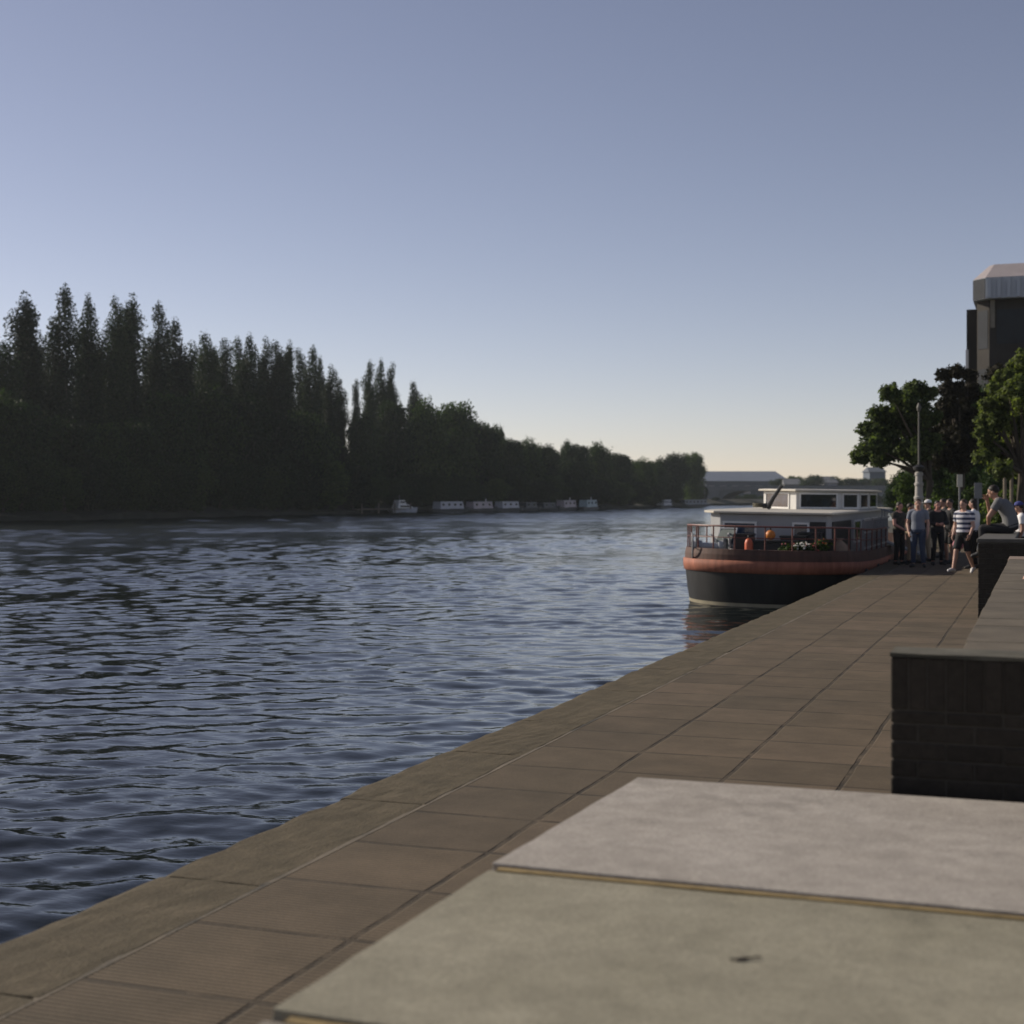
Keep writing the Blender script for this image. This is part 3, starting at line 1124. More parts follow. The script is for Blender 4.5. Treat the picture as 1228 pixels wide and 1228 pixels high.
# white cruiser
p = P(483, 594, bd(483))
cr = empty('motor_cruiser', (p.x, p.y, WATER), R(62), 'small white motor cruiser moored under the dark trees', 'boat')
b = BM()
ring = [(-3.2, -1.2), (1.2, -1.3), (2.7, -.7), (3.5, 0), (2.7, .7), (1.2, 1.3), (-3.2, 1.2)]
loft(b, [[(x * .9, y * .8, -.3) for x, y in ring], [(x, y, .75 + (.25 if x > 2 else 0)) for x, y in ring]])
obj('hull', b, mat('cruiser_hull', (.42, .44, .48), .4), cr)
b = BM()
loft(b, [[(-1.8, -1, .75), (1.9, -.9, .85), (1.9, .9, .85), (-1.8, 1, .75)], [(-1.6, -.85, 1.55), (.9, -.75, 1.55), (.9, .75, 1.55), (-1.6, .85, 1.55)]])
cb = obj('cabin', b, M_WHITE, cr)
b = BM()
loft(b, [[(-1.5, -.85, 1.553), (.3, -.75, 1.553), (.3, .75, 1.553), (-1.5, .85, 1.553)], [(-1.4, -.75, 2.35), (-.1, -.7, 2.35), (-.1, .7, 2.35), (-1.4, .75, 2.35)]])
obj('flybridge', b, M_WHITE, cr)
for yy in (-1, 1):
    b = BM()
    box(b, -1.3, .8, yy * .93 - .03, yy * .93 + .03, 1.05, 1.38)
    obj('window', b, M_GLASS, cr)
    b = BM()
    box(b, -1.2, -.1, yy * .81 - .03, yy * .81 + .03, 1.8, 2.15)
    obj('window', b, M_GLASS, cr)
b = BM()
tube(b, [(-.8, 0, 2.35), (-.8, 0, 3.3)], [.05, .03], 6)
obj('mast', b, M_GREY, cr)
cr.scale = (.82, .82, .82)
# landing stage left of the cruiser, low mooring posts
p = P(458, 594, bd(458) + 1)
ls = empty('landing_stage', (p.x, p.y, WATER), R(78), 'low timber landing stage left of the white cruiser', 'jetty')
b = BM()
box(b, -7, 7, -.8, .8, .55, .7)
obj('deck', b, mat('weathered_timber', (.13, .11, .085), .9), ls)
for k in range(4):
    b = BM()
    tube(b, [(-6 + 4 * k, -.9, -.8), (-6 + 4 * k, -.9, 1.5)], .12, 7)
    obj('post', b, mat('weathered_timber', (.13, .11, .085), .9), ls)


# ------------------------------------------------------------------ the barge
BX, BY = -6.35, 34.3
barge = empty('river_barge', (BX, BY, WATER), label='broad river barge with orange and black hull and white deckhouse moored at the quay', cat='barge')
barge.rotation_euler = (0, R(.8), 0)
BL, BB, BS = 21.0, 2.15, 2.3


def hull_ring(z, k=1.0, grow=0.0, shift=0.0, sheer=True):
    pts = []
    n = 22
    p = 2.25
    half = []
    for i in range(n + 1):
        t = PI / 2 * i / n
        half.append((BB * k * math.sin(t) ** (2 / p) + grow * math.sin(t), BS * (1 - math.cos(t) ** (2 / p)) + shift - grow * math.cos(t)))
    ys = list(np.linspace(BS + .6, BL - 2.0, 14))
    stern = []
    for i in range(1, 13):
        t = PI / 2 * i / 12
        stern.append((BB * k * math.cos(t) ** .8 + grow * math.cos(t), BL - 2.0 + 2.0 * math.sin(t)))
    port = half + [(BB * k + grow, y) for y in ys] + stern
    star = [(-x, y) for x, y in port[1:-1]][::-1]
    out = []
    for x, y in port + star:
        s = (.16 * math.exp(-(y / 4.0) ** 2) + .10 * max(0, (y - 14) / 7) ** 2) if sheer else 0
        out.append((x, y, z + s))
    return out


b = BM()
loft(b, [hull_ring(-.55, .84, 0, .35, False), hull_ring(-.1, .93, 0, .14, False), hull_ring(.0, .945, 0, .12, False)])
obj('bottom', b, mat('bottom_paint', (.03, .03, .028), .6), barge, smooth=False)
b = BM()
loft(b, [hull_ring(.001, .946, 0, .12, False), hull_ring(.085, .952, 0, .11, False)], cap=False)
obj('boot_line', b, mat('boot_line_paint', (.30, .265, .18), .6, .2), barge, smooth=True)
b = BM()
loft(b, [hull_ring(.086, .952, 0, .11, False), hull_ring(.35, .97, 0, .07, False), hull_ring(.64, .99, 0, .03)], cap=False)
obj('hull', b, M_BLACKHULL, barge, smooth=True)
b = BM()
loft(b, [hull_ring(.642, .99, 0, .03), hull_ring(.65, .99, .035, .03), hull_ring(.80, .995, .045, .0), hull_ring(.93, 1.0, .035, 0), hull_ring(.938, 1.0, 0, 0)], cap=False)
obj('rubbing_band', b, M_ORANGE, barge, smooth=True)
b = BM()
loft(b, [hull_ring(.94, 1.0, 0, 0), hull_ring(1.07, .995, 0, 0), hull_ring(1.20, .985, 0, .02), hull_ring(1.205, .985, -.07, .02), hull_ring(.84, .985, -.07, .02)], cap=False)
obj('bulwark', b, M_BROWN, barge, smooth=False)
b = BM()
r = hull_ring(.86, .985, -.05, .02)
loft(b, [[(x, y, z - .05) for x, y, z in r], r])
obj('deck', b, M_DECK, barge)

M_CAB = mat('deckhouse_white', (.33, .335, .34), .45, .06, 2, .06, 20)
M_ROOFED = mat('roof_edge_cream', (.52, .48, .40), .5, .1)
low_pts = [(-1.65, 2.6), (-1.2, 1.6), (1.42, 1.6), (1.5, 1.75), (1.5, 15.7), (-1.65, 15.7)]
b = BM()
prism(b, low_pts, .86, 2.19)
cabin = obj('deckhouse', b, M_CAB, barge, bevel=.02)
b = BM()


def grown(pts, g):
    cx = sum(p[0] for p in pts) / len(pts)
    cy = sum(p[1] for p in pts) / len(pts)
    return [(p[0] + (g if p[0] > cx else -g), p[1] + (g if p[1] > cy else -g)) for p in pts]


g = grown(low_pts, .14)
loft(b, [[(x, y, 2.192) for x, y in g], [(x, y, 2.245) for x, y in g], [(x * .93, .4 + y * .95, 2.27) for x, y in g]])
obj('roof', b, M_ROOFED, cabin, bevel=.012)


def wall_panel(bm, p0, p1, t0, t1, z0, z1, proud, thick=.03):
    """panel on the vertical wall p0 -> p1 (outside is to the right of p0 -> p1)"""
    p0, p1 = Vector((*p0, 0)), Vector((*p1, 0))
    d = p1 - p0
    n = Vector((d.y, -d.x, 0)).normalized()
    a, c = p0 + d * t0, p0 + d * t1
    q = [a + n * proud, c + n * proud, c + n * (proud - thick), a + n * (proud - thick)]
    prism(bm, [(v.x, v.y) for v in q], z0, z1)


def window(parent, p0, p1, t0, t1, z0, z1, fm=None, gm=None, fw=.05):
    L = (Vector(p1) - Vector(p0)).length
    ft = fw / L
    b = BM()
    wall_panel(b, p0, p1, t0 - ft, t1 + ft, z1, z1 + fw, .03, .06)
    wall_panel(b, p0, p1, t0 - ft, t1 + ft, z0 - fw, z0, .03, .06)
    wall_panel(b, p0, p1, t0 - ft, t0, z0, z1, .028, .06)
    wall_panel(b, p0, p1, t1, t1 + ft, z0, z1, .028, .06)
    f = obj('window', b, fm or M_WHITE, parent)
    b = BM()
    wall_panel(b, p0, p1, t0, t1, z0, z1, .012, .02)
    obj('pane', b, gm or M_GLASSB, f)
    return f


window(cabin, low_pts[1], low_pts[2], .045, .33, 1.42, 1.95)
window(cabin, low_pts[1], low_pts[2], .70, .82, 1.42, 1.95)
b = BM()
wall_panel(b, low_pts[1], low_pts[2], .845, .99, .9, 2.02, .02)
obj('door', b, M_DARK, cabin)
b = BM()
wall_panel(b, low_pts[3], low_pts[4], .01, .27, .95, 2.02, .025)
obj('side_hatch', b, M_DARK, cabin)
for k in range(4):
    window(cabin, low_pts[3], low_pts[4], .33 + .16 * k, .43 + .16 * k, 1.42, 1.95, gm=M_GLASS)

wh = [(-1.22, 7.7), (-.05, 6.2), (1.4, 8.3), (1.4, 13.2), (-1.22, 13.2)]
b = BM()
prism(b, wh, 2.22, 2.76)
house_ = obj('wheelhouse', b, mat('wheelhouse_white', (.58, .57, .54), .5, .08, 3), barge, bevel=.015)
b = BM()
g = grown(wh, .13)
g[1] = (-.05, 6.0)
loft(b, [[(x, y, 2.762) for x, y in g], [(x, y, 2.81) for x, y in g], [(x * .9, .8 + y * .92, 2.83) for x, y in g]])
obj('roof', b, M_ROOFED, house_, bevel=.012)
window(house_, wh[0], wh[1], .10, .78, 2.32, 2.68)
window(house_, wh[1], wh[2], .06, .62, 2.33, 2.68, gm=M_GLASS)
window(house_, wh[1], wh[2], .74, .96, 2.33, 2.68, gm=M_GLASS)
window(house_, wh[2], wh[3], .05, .42, 2.33, 2.68, gm=M_GLASS)
window(house_, wh[2], wh[3], .52, .93, 2.33, 2.68, gm=M_GLASS)
# a leaning mast stump on the deckhouse roof
b = BM()
tube(b, [(-.50, 4.25, 2.30), (-.36, 4.25, 2.55), (-.14, 4.3, 2.90)], [.07, .055, .045], 8)
tube(b, [(-.62, 4.25, 2.36), (-.40, 4.25, 2.36)], .06, 8)
obj('mast_stump', b, M_DARK, barge)
b = BM()
for k in range(3):
    tube(b, [(-.72 + .20 * math.cos(a), 4.5 + .20 * math.sin(a), 2.345 + .035 * k) for a in np.linspace(0, 6.0, 14)], .02, 5)
obj('rope_coil', b, mat('old_rope', (.10, .09, .06), .9), barge)
# rails round the bow
ring = hull_ring(1.20, .985, -.035, .02)
n_pt = len(ring)
half = [i for i in range(n_pt) if ring[i][1] < 9.5]
port = [ring[i] for i in range(0, n_pt // 2) if ring[i][1] < 9.5]
star = [(-x, y, z) for x, y, z in port[1:]]
path = star[::-1] + port
b = BM()
tube(b, [(x, y, z + .55) for x, y, z in path], .022, 7)
obj('top_rail', b, M_RAIL, barge)
b = BM()
tube(b, [(x, y, z + .28) for x, y, z in path], .012, 6)
obj('middle_rail', b, M_RAIL, barge)
acc = 0
last = None
for p in path:
    if last is None or (Vector(p) - last).length > .55:
        b = BM()
        tube(b, [(p[0], p[1], p[2] - .25), (p[0], p[1], p[2] + .55)], .018, 6)
        obj('rail_post', b, M_RAIL, barge)
        last = Vector(p)
# grey slatted screens along the quayside deck
for y0, y1 in ((3.6, 5.4), (5.6, 7.6), (7.8, 10.2)):
    b = BM()
    y = y0
    while y < y1:
        box(b, 2.02, 2.05, y, y + .07, 1.20, 2.05)
        y += .24
    for z in (1.3, 1.7, 2.02):
        box(b, 2.052, 2.075, y0, y1, z, z + .05)
    obj('screen', b, M_GREY, barge)
# tyre fenders down the quay side
for y in (3.2, 6.0, 9.0, 12.5):
    b = BM()
    n = 16
    rr = [[( 2.17 + .07 * math.cos(c), y + (.24 + .07 * math.sin(c)) * math.cos(a), .55 + (.24 + .07 * math.sin(c)) * math.sin(a)) for c in np.linspace(0, 2 * PI, 8, endpoint=False)] for a in np.linspace(0, 2 * PI, n)]
    loft(b, rr, cap=False)
    obj('fender', b, mat('tyre_rubber', (.015, .015, .015), .8), barge, smooth=True)

DK = WATER + .87 + .12        # foredeck level


def on_deck(px, y=35.2):
    k = (px - 614) / 1754
    x = (.9401 * y * k - .3409 * y) / (.9401 + .3409 * k)
    return (x, y, DK)


# things standing on the foredeck
ww = empty('anchor_windlass', on_deck(852, 35.25), R(15), 'grey anchor windlass with hoops on the bow of the barge', 'windlass')
b = BM()
box(b, -.36, -.30, -.2, .2, 0, .62)
obj('cheek', b, M_GREY, ww)
b = BM()
box(b, .30, .36, -.2, .2, 0, .62)
obj('cheek', b, M_GREY, ww)
b = BM()
tube(b, [(-.42, 0, .42), (-.2, 0, .42), (-.19, 0, .42), (.19, 0, .42), (.2, 0, .42), (.42, 0, .42)], [.14, .14, .09, .09, .14, .14], 14)
obj('drum', b, M_LGREY, ww)
for sx in (-.44, .44):
    b = BM()
    tube(b, [(sx, .32 * math.cos(a), .42 + .32 * math.sin(a)) for a in np.linspace(0, 2 * PI, 20)], .022, 6)
    for a in (0, PI / 3, 2 * PI / 3):
        tube(b, [(sx, -.31 * math.cos(a), .42 - .31 * math.sin(a)), (sx, .31 * math.cos(a), .42 + .31 * math.sin(a))], .012, 5)
    obj('wheel', b, M_GREY, ww)
fd = empty('folding_chair', on_deck(869, 35.35), R(-20), 'light grey folded deck chair leaning beside the windlass', 'chair')
b = BM()
for sx in (-.24, .24):
    tube(b, [(sx, -.2, 0), (sx * .98, .2, .86)], .02, 6)
    tube(b, [(sx * .9, .2, 0), (sx * .9, -.2, .72)], .02, 6)
for z in (.08, .85):
    tube(b, [(-.24, -.2 + .4 * z / .86, z), (.24, -.2 + .4 * z / .86, z)], .018, 6)
obj('frame', b, M_LGREY, fd)
b = BM()
loft(b, [[(-.21, .18 - .32 * t - .10 * math.sin(PI * t), .82 - .62 * t), (.21, .18 - .32 * t - .10 * math.sin(PI * t), .82 - .62 * t),
          (.21, .19 - .32 * t - .10 * math.sin(PI * t), .83 - .62 * t), (-.21, .19 - .32 * t - .10 * math.sin(PI * t), .83 - .62 * t)] for t in np.linspace(0, 1, 8)])
obj('canvas', b, mat('green_grey_canvas', (.15, .17, .16), .9), fd)
by = empty('white_buoy', on_deck(877, 34.95), 0, 'round white buoy lying on the foredeck of the barge', 'buoy')
b = BM()
ellipsoid(b, (0, 0, .26), (.13, .13, .12))
obj('ball', b, M_WHITE, by, smooth=True)
b = BM()
tube(b, [(0, 0, .37), (0, 0, .42)], .03, 8)
box(b, -.16, .16, -.16, .16, 0, .14)
obj('stand', b, M_DARK, by)


def crate(px, y, w, d, h, label, rz=0):
    o = empty('storage_box', on_deck(px, y), rz, label, 'box')
    b = BM()
    box(b, -w / 2, w / 2, -d / 2, d / 2, .02, h)
    obj('body', b, M_DARK, o, bevel=.015)
    b = BM()
    box(b, -w / 2 - .02, w / 2 + .02, -d / 2 - .02, d / 2 + .02, h + .002, h + .05)
    obj('lid', b, M_DARK, o, bevel=.01)
    return o


crate(893, 35.3, .46, .40, .68, 'tall black box behind the orange fender on the barge bow', R(4))
sb = crate(930, 35.2, 1.06, .45, .53, 'wide black box with small white lettering on the barge bow', R(3))
crate(952, 35.45, .6, .35, .64, 'narrow black box right of the lettered box on the barge bow')
# the lettering is too far off to read: small white strokes of uneven length
b = BM()
x = -.14
for wdt, hh in ((.045, .07), (.03, .055), (.05, .07), (.035, .055), (.045, .06)):
    box(b, x, x + wdt * .3, -.236, -.231, .28, .28 + hh)
    box(b, x, x + wdt, -.236, -.231, .28 + hh * .45, .28 + hh * .62)
    box(b, x + wdt * .72, x + wdt, -.2361, -.231, .28, .28 + hh * .9)
    x += .07
obj('lettering', b, M_WHITE, sb)
of = empty('orange_fender', on_deck(898, 34.9), 0, 'upright orange boat fender against the black boxes', 'fender')
b = BM()
lathe(b, [(.02, .06), (.07, .07), (.10, .13), (.10, .52), (.07, .60), (.03, .63)], 14)
obj('body', b, mat('orange_vinyl', (.62, .13, .055), .45, .1), of, smooth=True)
b = BM()
lathe(b, [(.035, .63), (.035, .68), (.02, .70)], 10)
lathe(b, [(.12, 0), (.12, .06)], 12)
obj('end_cap', b, M_DARK, of)
ob = obj('orange_buoy', BM(), None)
bpy.data.objects.remove(ob)
ob = empty('orange_buoy', (on_deck(924, 35.15)[0], 35.15, DK + .585), 0, 'round orange buoy on top of the lettered black box', 'buoy')
b = BM()
ellipsoid(b, (0, 0, .12), (.12, .12, .12))
obj('ball', b, mat('orange_plastic', (.58, .19, .03), .5, .1), ob, smooth=True)
b = BM()
tube(b, [(0, 0, .23), (0, .0, .29)], .025, 8)
obj('eye', b, M_DARK, ob)


def flower_pot(px, y, h, potm, flower, label, n=60):
    o = empty('flower_pot', on_deck(px, y), 0, label, 'plant pot')
    b = BM()
    lathe(b, [(.12, 0), (.17, h * .9), (.19, h * .9), (.19, h), (.15, h), (.14, h * .8)], 16)
    obj('pot', b, potm, o, smooth=False)
    me = leaf_mesh('pot_leaves', [((0, 0, h + .13), (.22, .2, .16), 1)], 260, .09, int(px))
    me.materials.append(M_DECID2)
    obj('leaves', me, None, o)
    b = BM()
    rg = random.Random(int(px))
    for _ in range(n):
        a, q = rg.uniform(0, 6.28), rg.uniform(0, .2)
        ellipsoid(b, (q * math.cos(a), q * math.sin(a) - .05, h + .12 + rg.uniform(0, .18)), (.028, .028, .022), 6, 4)
    obj('blossom', b, flower, o)


flower_pot(961, 34.85, .26, mat('blue_grey_pot', (.13, .16, .20), .5), mat('white_petal', (.75, .73, .66), .7, .05), 'white flowering plant in a blue-grey pot on the barge bow', 34)
flower_pot(985, 35.1, .32, mat('dark_pot', (.04, .04, .04), .6), mat('orange_petal', (.55, .14, .05), .7, .1), 'orange flowers in a dark pot on the barge bow', 9)
flower_pot(975, 34.9, .24, mat('brown_pot', (.05, .03, .025), .6), mat('red_petal', (.30, .05, .05), .7, .1), 'small red flowers in a low brown pot on the barge bow', 9)
flower_pot(946, 34.7, .22, mat('dark_pot', (.04, .04, .04), .6), mat('pink_petal', (.35, .10, .09), .7, .1), 'reddish plant in a dark pot before the narrow black box', 8)
crate(972, 35.75, .55, .35, .72, 'tall black box before the right-hand window of the barge deckhouse')
crate(990, 35.5, .42, .34, .55, 'low black box beside the dark blue bag on the barge')
tpn = empty('folded_tarpaulin', on_deck(913, 34.75), R(8), 'dark folded tarpaulin lying before the lettered black box', 'tarpaulin')
b = BM()
for k_ in range(3):
    loft(b, [[(-.30 + .02 * k_, -.16, .10 * k_), (.30 - .03 * k_, -.17, .10 * k_), (.31 - .03 * k_, .16, .10 * k_), (-.29, .17, .10 * k_)],
             [(-.29 + .02 * k_, -.15, .10 * k_ + .085), (.29 - .03 * k_, -.16, .10 * k_ + .11), (.30 - .03 * k_, .15, .10 * k_ + .09), (-.28, .16, .10 * k_ + .105)]])
obj('cloth', b, mat('dark_green_tarpaulin', (.018, .026, .022), .7, .3), tpn, bevel=.03)
b = BM()
tube(b, [(-.05, -.20, .0), (-.05, -.19, .33), (-.05, 0, .36), (-.05, .2, .33), (-.05, .21, 0)], .012, 6)
obj('cord', b, M_GREY, tpn)
bb = empty('blue_bag', on_deck(984, 35.75), R(10), 'dark blue bag beside the tan sack on the barge', 'bag')
b = BM()
loft(b, [[(-.2, -.14, 0), (.2, -.14, 0), (.2, .14, 0), (-.2, .14, 0)], [(-.24, -.17, .25), (.24, -.17, .25), (.24, .17, .25), (-.24, .17, .25)], [(-.16, -.04, .5), (.16, -.04, .5), (.16, .04, .5), (-.16, .04, .5)]])
obj('body', b, mat('blue_cloth', (.02, .03, .075), .8), bb, bevel=.03)
b = BM()
tube(b, [(-.1, 0, .48), (-.06, 0, .62), (.06, 0, .62), (.1, 0, .48)], .012, 6)
obj('handle', b, mat('blue_cloth', (.02, .03, .075), .8), bb)
ts = empty('tan_sack', on_deck(1007, 36.3), R(20), 'tan cloth sack slumped at the quayside corner of the deckhouse', 'sack')
b = BM()
for v in range(1):
    lathe(b, [(.05, 0), (.22, .03), (.27, .16), (.26, .34), (.2, .46), (.1, .53), (.06, .56), (.11, .61)], 14)
for v in b.verts:
    v.co.x *= 1 + .16 * math.sin(v.co.z * 11 + v.co.y * 6)
    v.co.y *= .8
obj('sack', b, mat('tan_cloth', (.33, .235, .165), .9, .15, 6, .4, 20), ts, smooth=True)
# gangway to the quay
gw = empty('gangway', (-4.42, 44.2, 0), 0, 'short grey gangway with rails between barge and quay', 'gangway')
b = BM()
loft(b, [[(-.05, -.4, .50), (-.05, .4, .50), (-.05, .4, .56), (-.05, -.4, .56)], [(1.35, -.4, .02), (1.35, .4, .02), (1.35, .4, .08), (1.35, -.4, .08)]])
obj('plank', b, M_GREY, gw)
for yy in (-.38, .38):
    b = BM()
    tube(b, [(-.02, yy, 1.45), (1.3, yy, 1.0)], .02, 6)
    for k in range(4):
        x = .02 + k * .42
        tube(b, [(x, yy, .5 - x * .34), (x, yy, 1.44 - x * .34)], .016, 6)
    obj('rail', b, M_GREY, gw)

# ------------------------------------------------------------------ people
SKIN = [mat('skin_fair', (.46, .27, .20), .55, .08, 6, .1, 30), mat('skin_tan', (.36, .20, .14), .55, .08, 6, .1, 30), mat('skin_rosy', (.50, .25, .19), .55, .08, 6, .1, 30)]
M_EYE = mat('eye_dark', (.02, .015, .012), .3, 0, 3, 0)
M_LIP = mat('lips', (.30, .10, .09), .5, .05, 3, 0)


def remeshed(name, bm, voxel, smooth=2):
    me = bpy.data.meshes.new('tmp')
    bmesh.ops.recalc_face_normals(bm, faces=bm.faces)
    bm.to_mesh(me)
    bm.free()
    o = link(bpy.data.objects.new('tmp', me))
    r = o.modifiers.new('r', 'REMESH')
    r.mode = 'VOXEL'
    r.voxel_size = voxel
    if smooth:
        s = o.modifiers.new('s', 'SMOOTH')
        s.iterations = smooth
        s.factor = .5
    dg = bpy.context.evaluated_depsgraph_get()
    out = bpy.data.meshes.new_from_object(o.evaluated_get(dg))
    out.name = name
    bpy.data.objects.remove(o)
    bpy.data.meshes.remove(me)
    return out


def ring_pts(c, rx, ry, ax, ay, n=18):
    return [c + ax * (rx * math.cos(2 * PI * k / n)) + ay * (ry * math.sin(2 * PI * k / n)) for k in range(n)]


TORSO = [(-.12, .10, .09), (-.04, .15, .115), (.08, .165, .125), (.25, .148, .112), (.42, .140, .105), (.62, .158, .115), (.80, .172, .112), (.92, .140, .092), (1.0, .075, .07)]


def torso_loft(bm, J, t0, t1, grow, wide=1.0):
    a, c = J['pelvis'], J['neck']
    side = (J['shoulder_r'] - J['shoulder_l']).normalized()
    bow = J.get('bow', 0.0)
    rings = []
    for t in np.linspace(t0, t1, 14):
        rx = float(np.interp(t, [x[0] for x in TORSO], [x[1] for x in TORSO])) * wide + grow
        ry = float(np.interp(t, [x[0] for x in TORSO], [x[2] for x in TORSO])) * wide + grow
        d = (c - a)
        fw = d.normalized().cross(side) * -1
        if fw.y < 0: fw = -fw
        p = a + d * t - fw * (bow * math.sin(PI * max(0, min(1, t))))
        rings.append(ring_pts(p, rx, ry, side, fw))
    loft(bm, rings)


def stand(**kw):
    J = dict(pelvis=Vector((0, 0, .93)), neck=Vector((0, -.01, 1.47)), head=Vector((0, .03, 1.635)),
             shoulder_l=Vector((-.185, -.01, 1.40)), shoulder_r=Vector((.185, -.01, 1.40)),
             elbow_l=Vector((-.245, -.03, 1.12)), elbow_r=Vector((.245, -.03, 1.12)),
             wrist_l=Vector((-.25, .07, .87)), wrist_r=Vector((.25, .07, .87)),
             hip_l=Vector((-.095, 0, .90)), hip_r=Vector((.095, 0, .90)),
             knee_l=Vector((-.11, .03, .49)), knee_r=Vector((.11, .03, .49)),
             ankle_l=Vector((-.12, -.01, .085)), ankle_r=Vector((.12, -.01, .085)))
    for k, v in kw.items(): J[k] = Vector(v) if isinstance(v, tuple) else v
    return J


def person(loc, rz, J, label, skin=0, scale=1.0, shirt=None, sleeve=.55, legs=None, leg_end=.97, shoes=None, hair=None, long_hair=False,
           cap=None, skirt=False, group=None, head_turn=0.0):
    o = empty('person', loc, rz, label, 'person', group)
    o.scale = (scale,) * 3
    b = BM()
    torso_loft(b, J, -.12, 1.0, 0)
    capsule(b, J['neck'] - Vector((0, 0, .04)), .058, J['head'] - Vector((0, .02, .07)), .052)
    Mh = Matrix.Rotation(head_turn, 3, 'Z')
    H = J['head']
    up = (H - J['neck']).normalized()
    tilt = Vector((0, 0, 1)).rotation_difference((up + Vector((0, -.15, 1.2))).normalized()).to_matrix()
    Mh = tilt @ Mh
    ellipsoid(b, H + Mh @ Vector((0, -.005, .02)), (.074, .094, .100), 20, 14, Mh)
    ellipsoid(b, H + Mh @ Vector((0, .022, -.045)), (.056, .066, .068), 16, 12, Mh)      # jaw
    capsule(b, H + Mh @ Vector((0, .084, .012)), .012, H + Mh @ Vector((0, .104, -.022)), .016, 10)   # nose
    for s in (-1, 1):
        ellipsoid(b, H + Mh @ Vector((s * .076, -.008, -.005)), (.012, .022, .032), 10, 8, Mh)
    for s in ('l', 'r'):
        sg = -1 if s == 'l' else 1
        capsule(b, J['neck'] + (J['shoulder_' + s] - J['neck']) * .35, .07, J['shoulder_' + s], .062)
        capsule(b, J['shoulder_' + s], .058, J['elbow_' + s], .043)
        capsule(b, J['elbow_' + s], .043, J['wrist_' + s], .029)
        # hand: palm, four fingers of different length slightly curled, a thumb leaving the side of the palm
        fd_ = (J['wrist_' + s] - J['elbow_' + s]).normalized()
        pu, pv = frame_of(fd_)
        across = pv if abs(pv.y) > abs(pu.y) else pu
        if across.y < 0: across = -across
        palmn = fd_.cross(across).normalized()
        if palmn.x * sg > 0: palmn = -palmn
        w0 = J['wrist_' + s]
        for q in (-.028, 0, .026):
            capsule(b, w0 + across * q * .5, .019, w0 + fd_ * .088 + across * q, .016, 8)
        for q, L in ((.034, .072), (.011, .082), (-.012, .076), (-.034, .058)):
            k0 = w0 + fd_ * .09 + across * q
            k1 = k0 + (fd_ * .9 + palmn * .35).normalized() * L * .5
            k2 = k1 + (fd_ * .6 + palmn * .8).normalized() * L * .5
            capsule(b, k0, .0095, k1, .009, 7)
            capsule(b, k1, .009, k2, .0075, 7)
        t0 = w0 + fd_ * .025 + across * .026
        t1 = t0 + (across * .8 + fd_ * .7 + palmn * .3).normalized() * .04
        capsule(b, t0, .013, t1, .011, 7)
        capsule(b, t1, .011, t1 + (fd_ * .9 + palmn * .3).normalized() * .032, .009, 7)
        # leg and foot
        capsule(b, J['hip_' + s], .088, J['knee_' + s], .056)
        kn, an = J['knee_' + s], J['ankle_' + s]
        calf = kn + (an - kn) * .3 + Vector((0, -.012, 0))
        capsule(b, kn, .054, calf, .055)
        capsule(b, calf, .055, an, .036)
        ft = J.get('foot_' + s, Vector((sg * .04, .16, -.05)))
        capsule(b, an + Vector((0, -.03, -.035)), .036, an + ft, .030)
    body = obj('body', remeshed('body', b, .0075, 1), SKIN[skin], o, smooth=True)
    for s in (-1, 1):
        b = BM()
        ellipsoid(b, H + Mh @ Vector((s * .031, .083, .012)), (.012, .008, .008), 8, 6, Mh)
        obj('eye', b, M_EYE, o, smooth=True)
    b = BM()
    ellipsoid(b, H + Mh @ Vector((0, .080, -.056)), (.024, .010, .007), 8, 6, Mh)
    obj('mouth', b, M_LIP, o, smooth=True)
    if shirt:
        b = BM()
        torso_loft(b, J, -.02, .97, .022, 1.03)
        for s in ('l', 'r'):
            capsule(b, J['neck'] + (J['shoulder_' + s] - J['neck']) * .5, .075, J['shoulder_' + s], .078)
            e = J['shoulder_' + s] + (J['elbow_' + s] - J['shoulder_' + s]) * min(1, sleeve)
            capsule(b, J['shoulder_' + s], .078, e, .068 if sleeve < 1 else .06, flat1=sleeve < 1)
            if sleeve > 1:
                capsule(b, e, .06, e + (J['wrist_' + s] - e) * min(1, sleeve - 1), .042, flat1=True)
        obj('shirt', remeshed('shirt', b, .011, 2), shirt, o, smooth=True)
    if legs:
        b = BM()
        torso_loft(b, J, -.10, .10, .026, 1.0)
        for s in ('l', 'r'):
            h, kn, an = J['hip_' + s], J['knee_' + s], J['ankle_' + s]
            if leg_end < .5:
                e = h + (kn - h) * (leg_end * 2)
                capsule(b, h, .108, e, .095 if skirt is False else .13, flat1=True)
            else:
                capsule(b, h, .104, kn, .074)
                capsule(b, kn, .074, kn + (an - kn) * (leg_end - .5) * 2, .058, flat1=True)
        obj('trousers' if leg_end > .5 else 'shorts', remeshed('trousers', b, .011, 2), legs, o, smooth=True)
    if shoes:
        for s in ('l', 'r'):
            sg = -1 if s == 'l' else 1
            an = J['ankle_' + s]
            ft = J.get('foot_' + s, Vector((sg * .04, .16, -.05)))
            b = BM()
            capsule(b, an + Vector((0, -.035, -.03)), .050, an + ft * .55 + Vector((0, 0, .004)), .048)
            capsule(b, an + ft * .5, .048, an + ft * 1.12 + Vector((0, 0, .006)), .036)
            obj('shoe', remeshed('shoe', b, .009, 1), shoes, o, smooth=True)
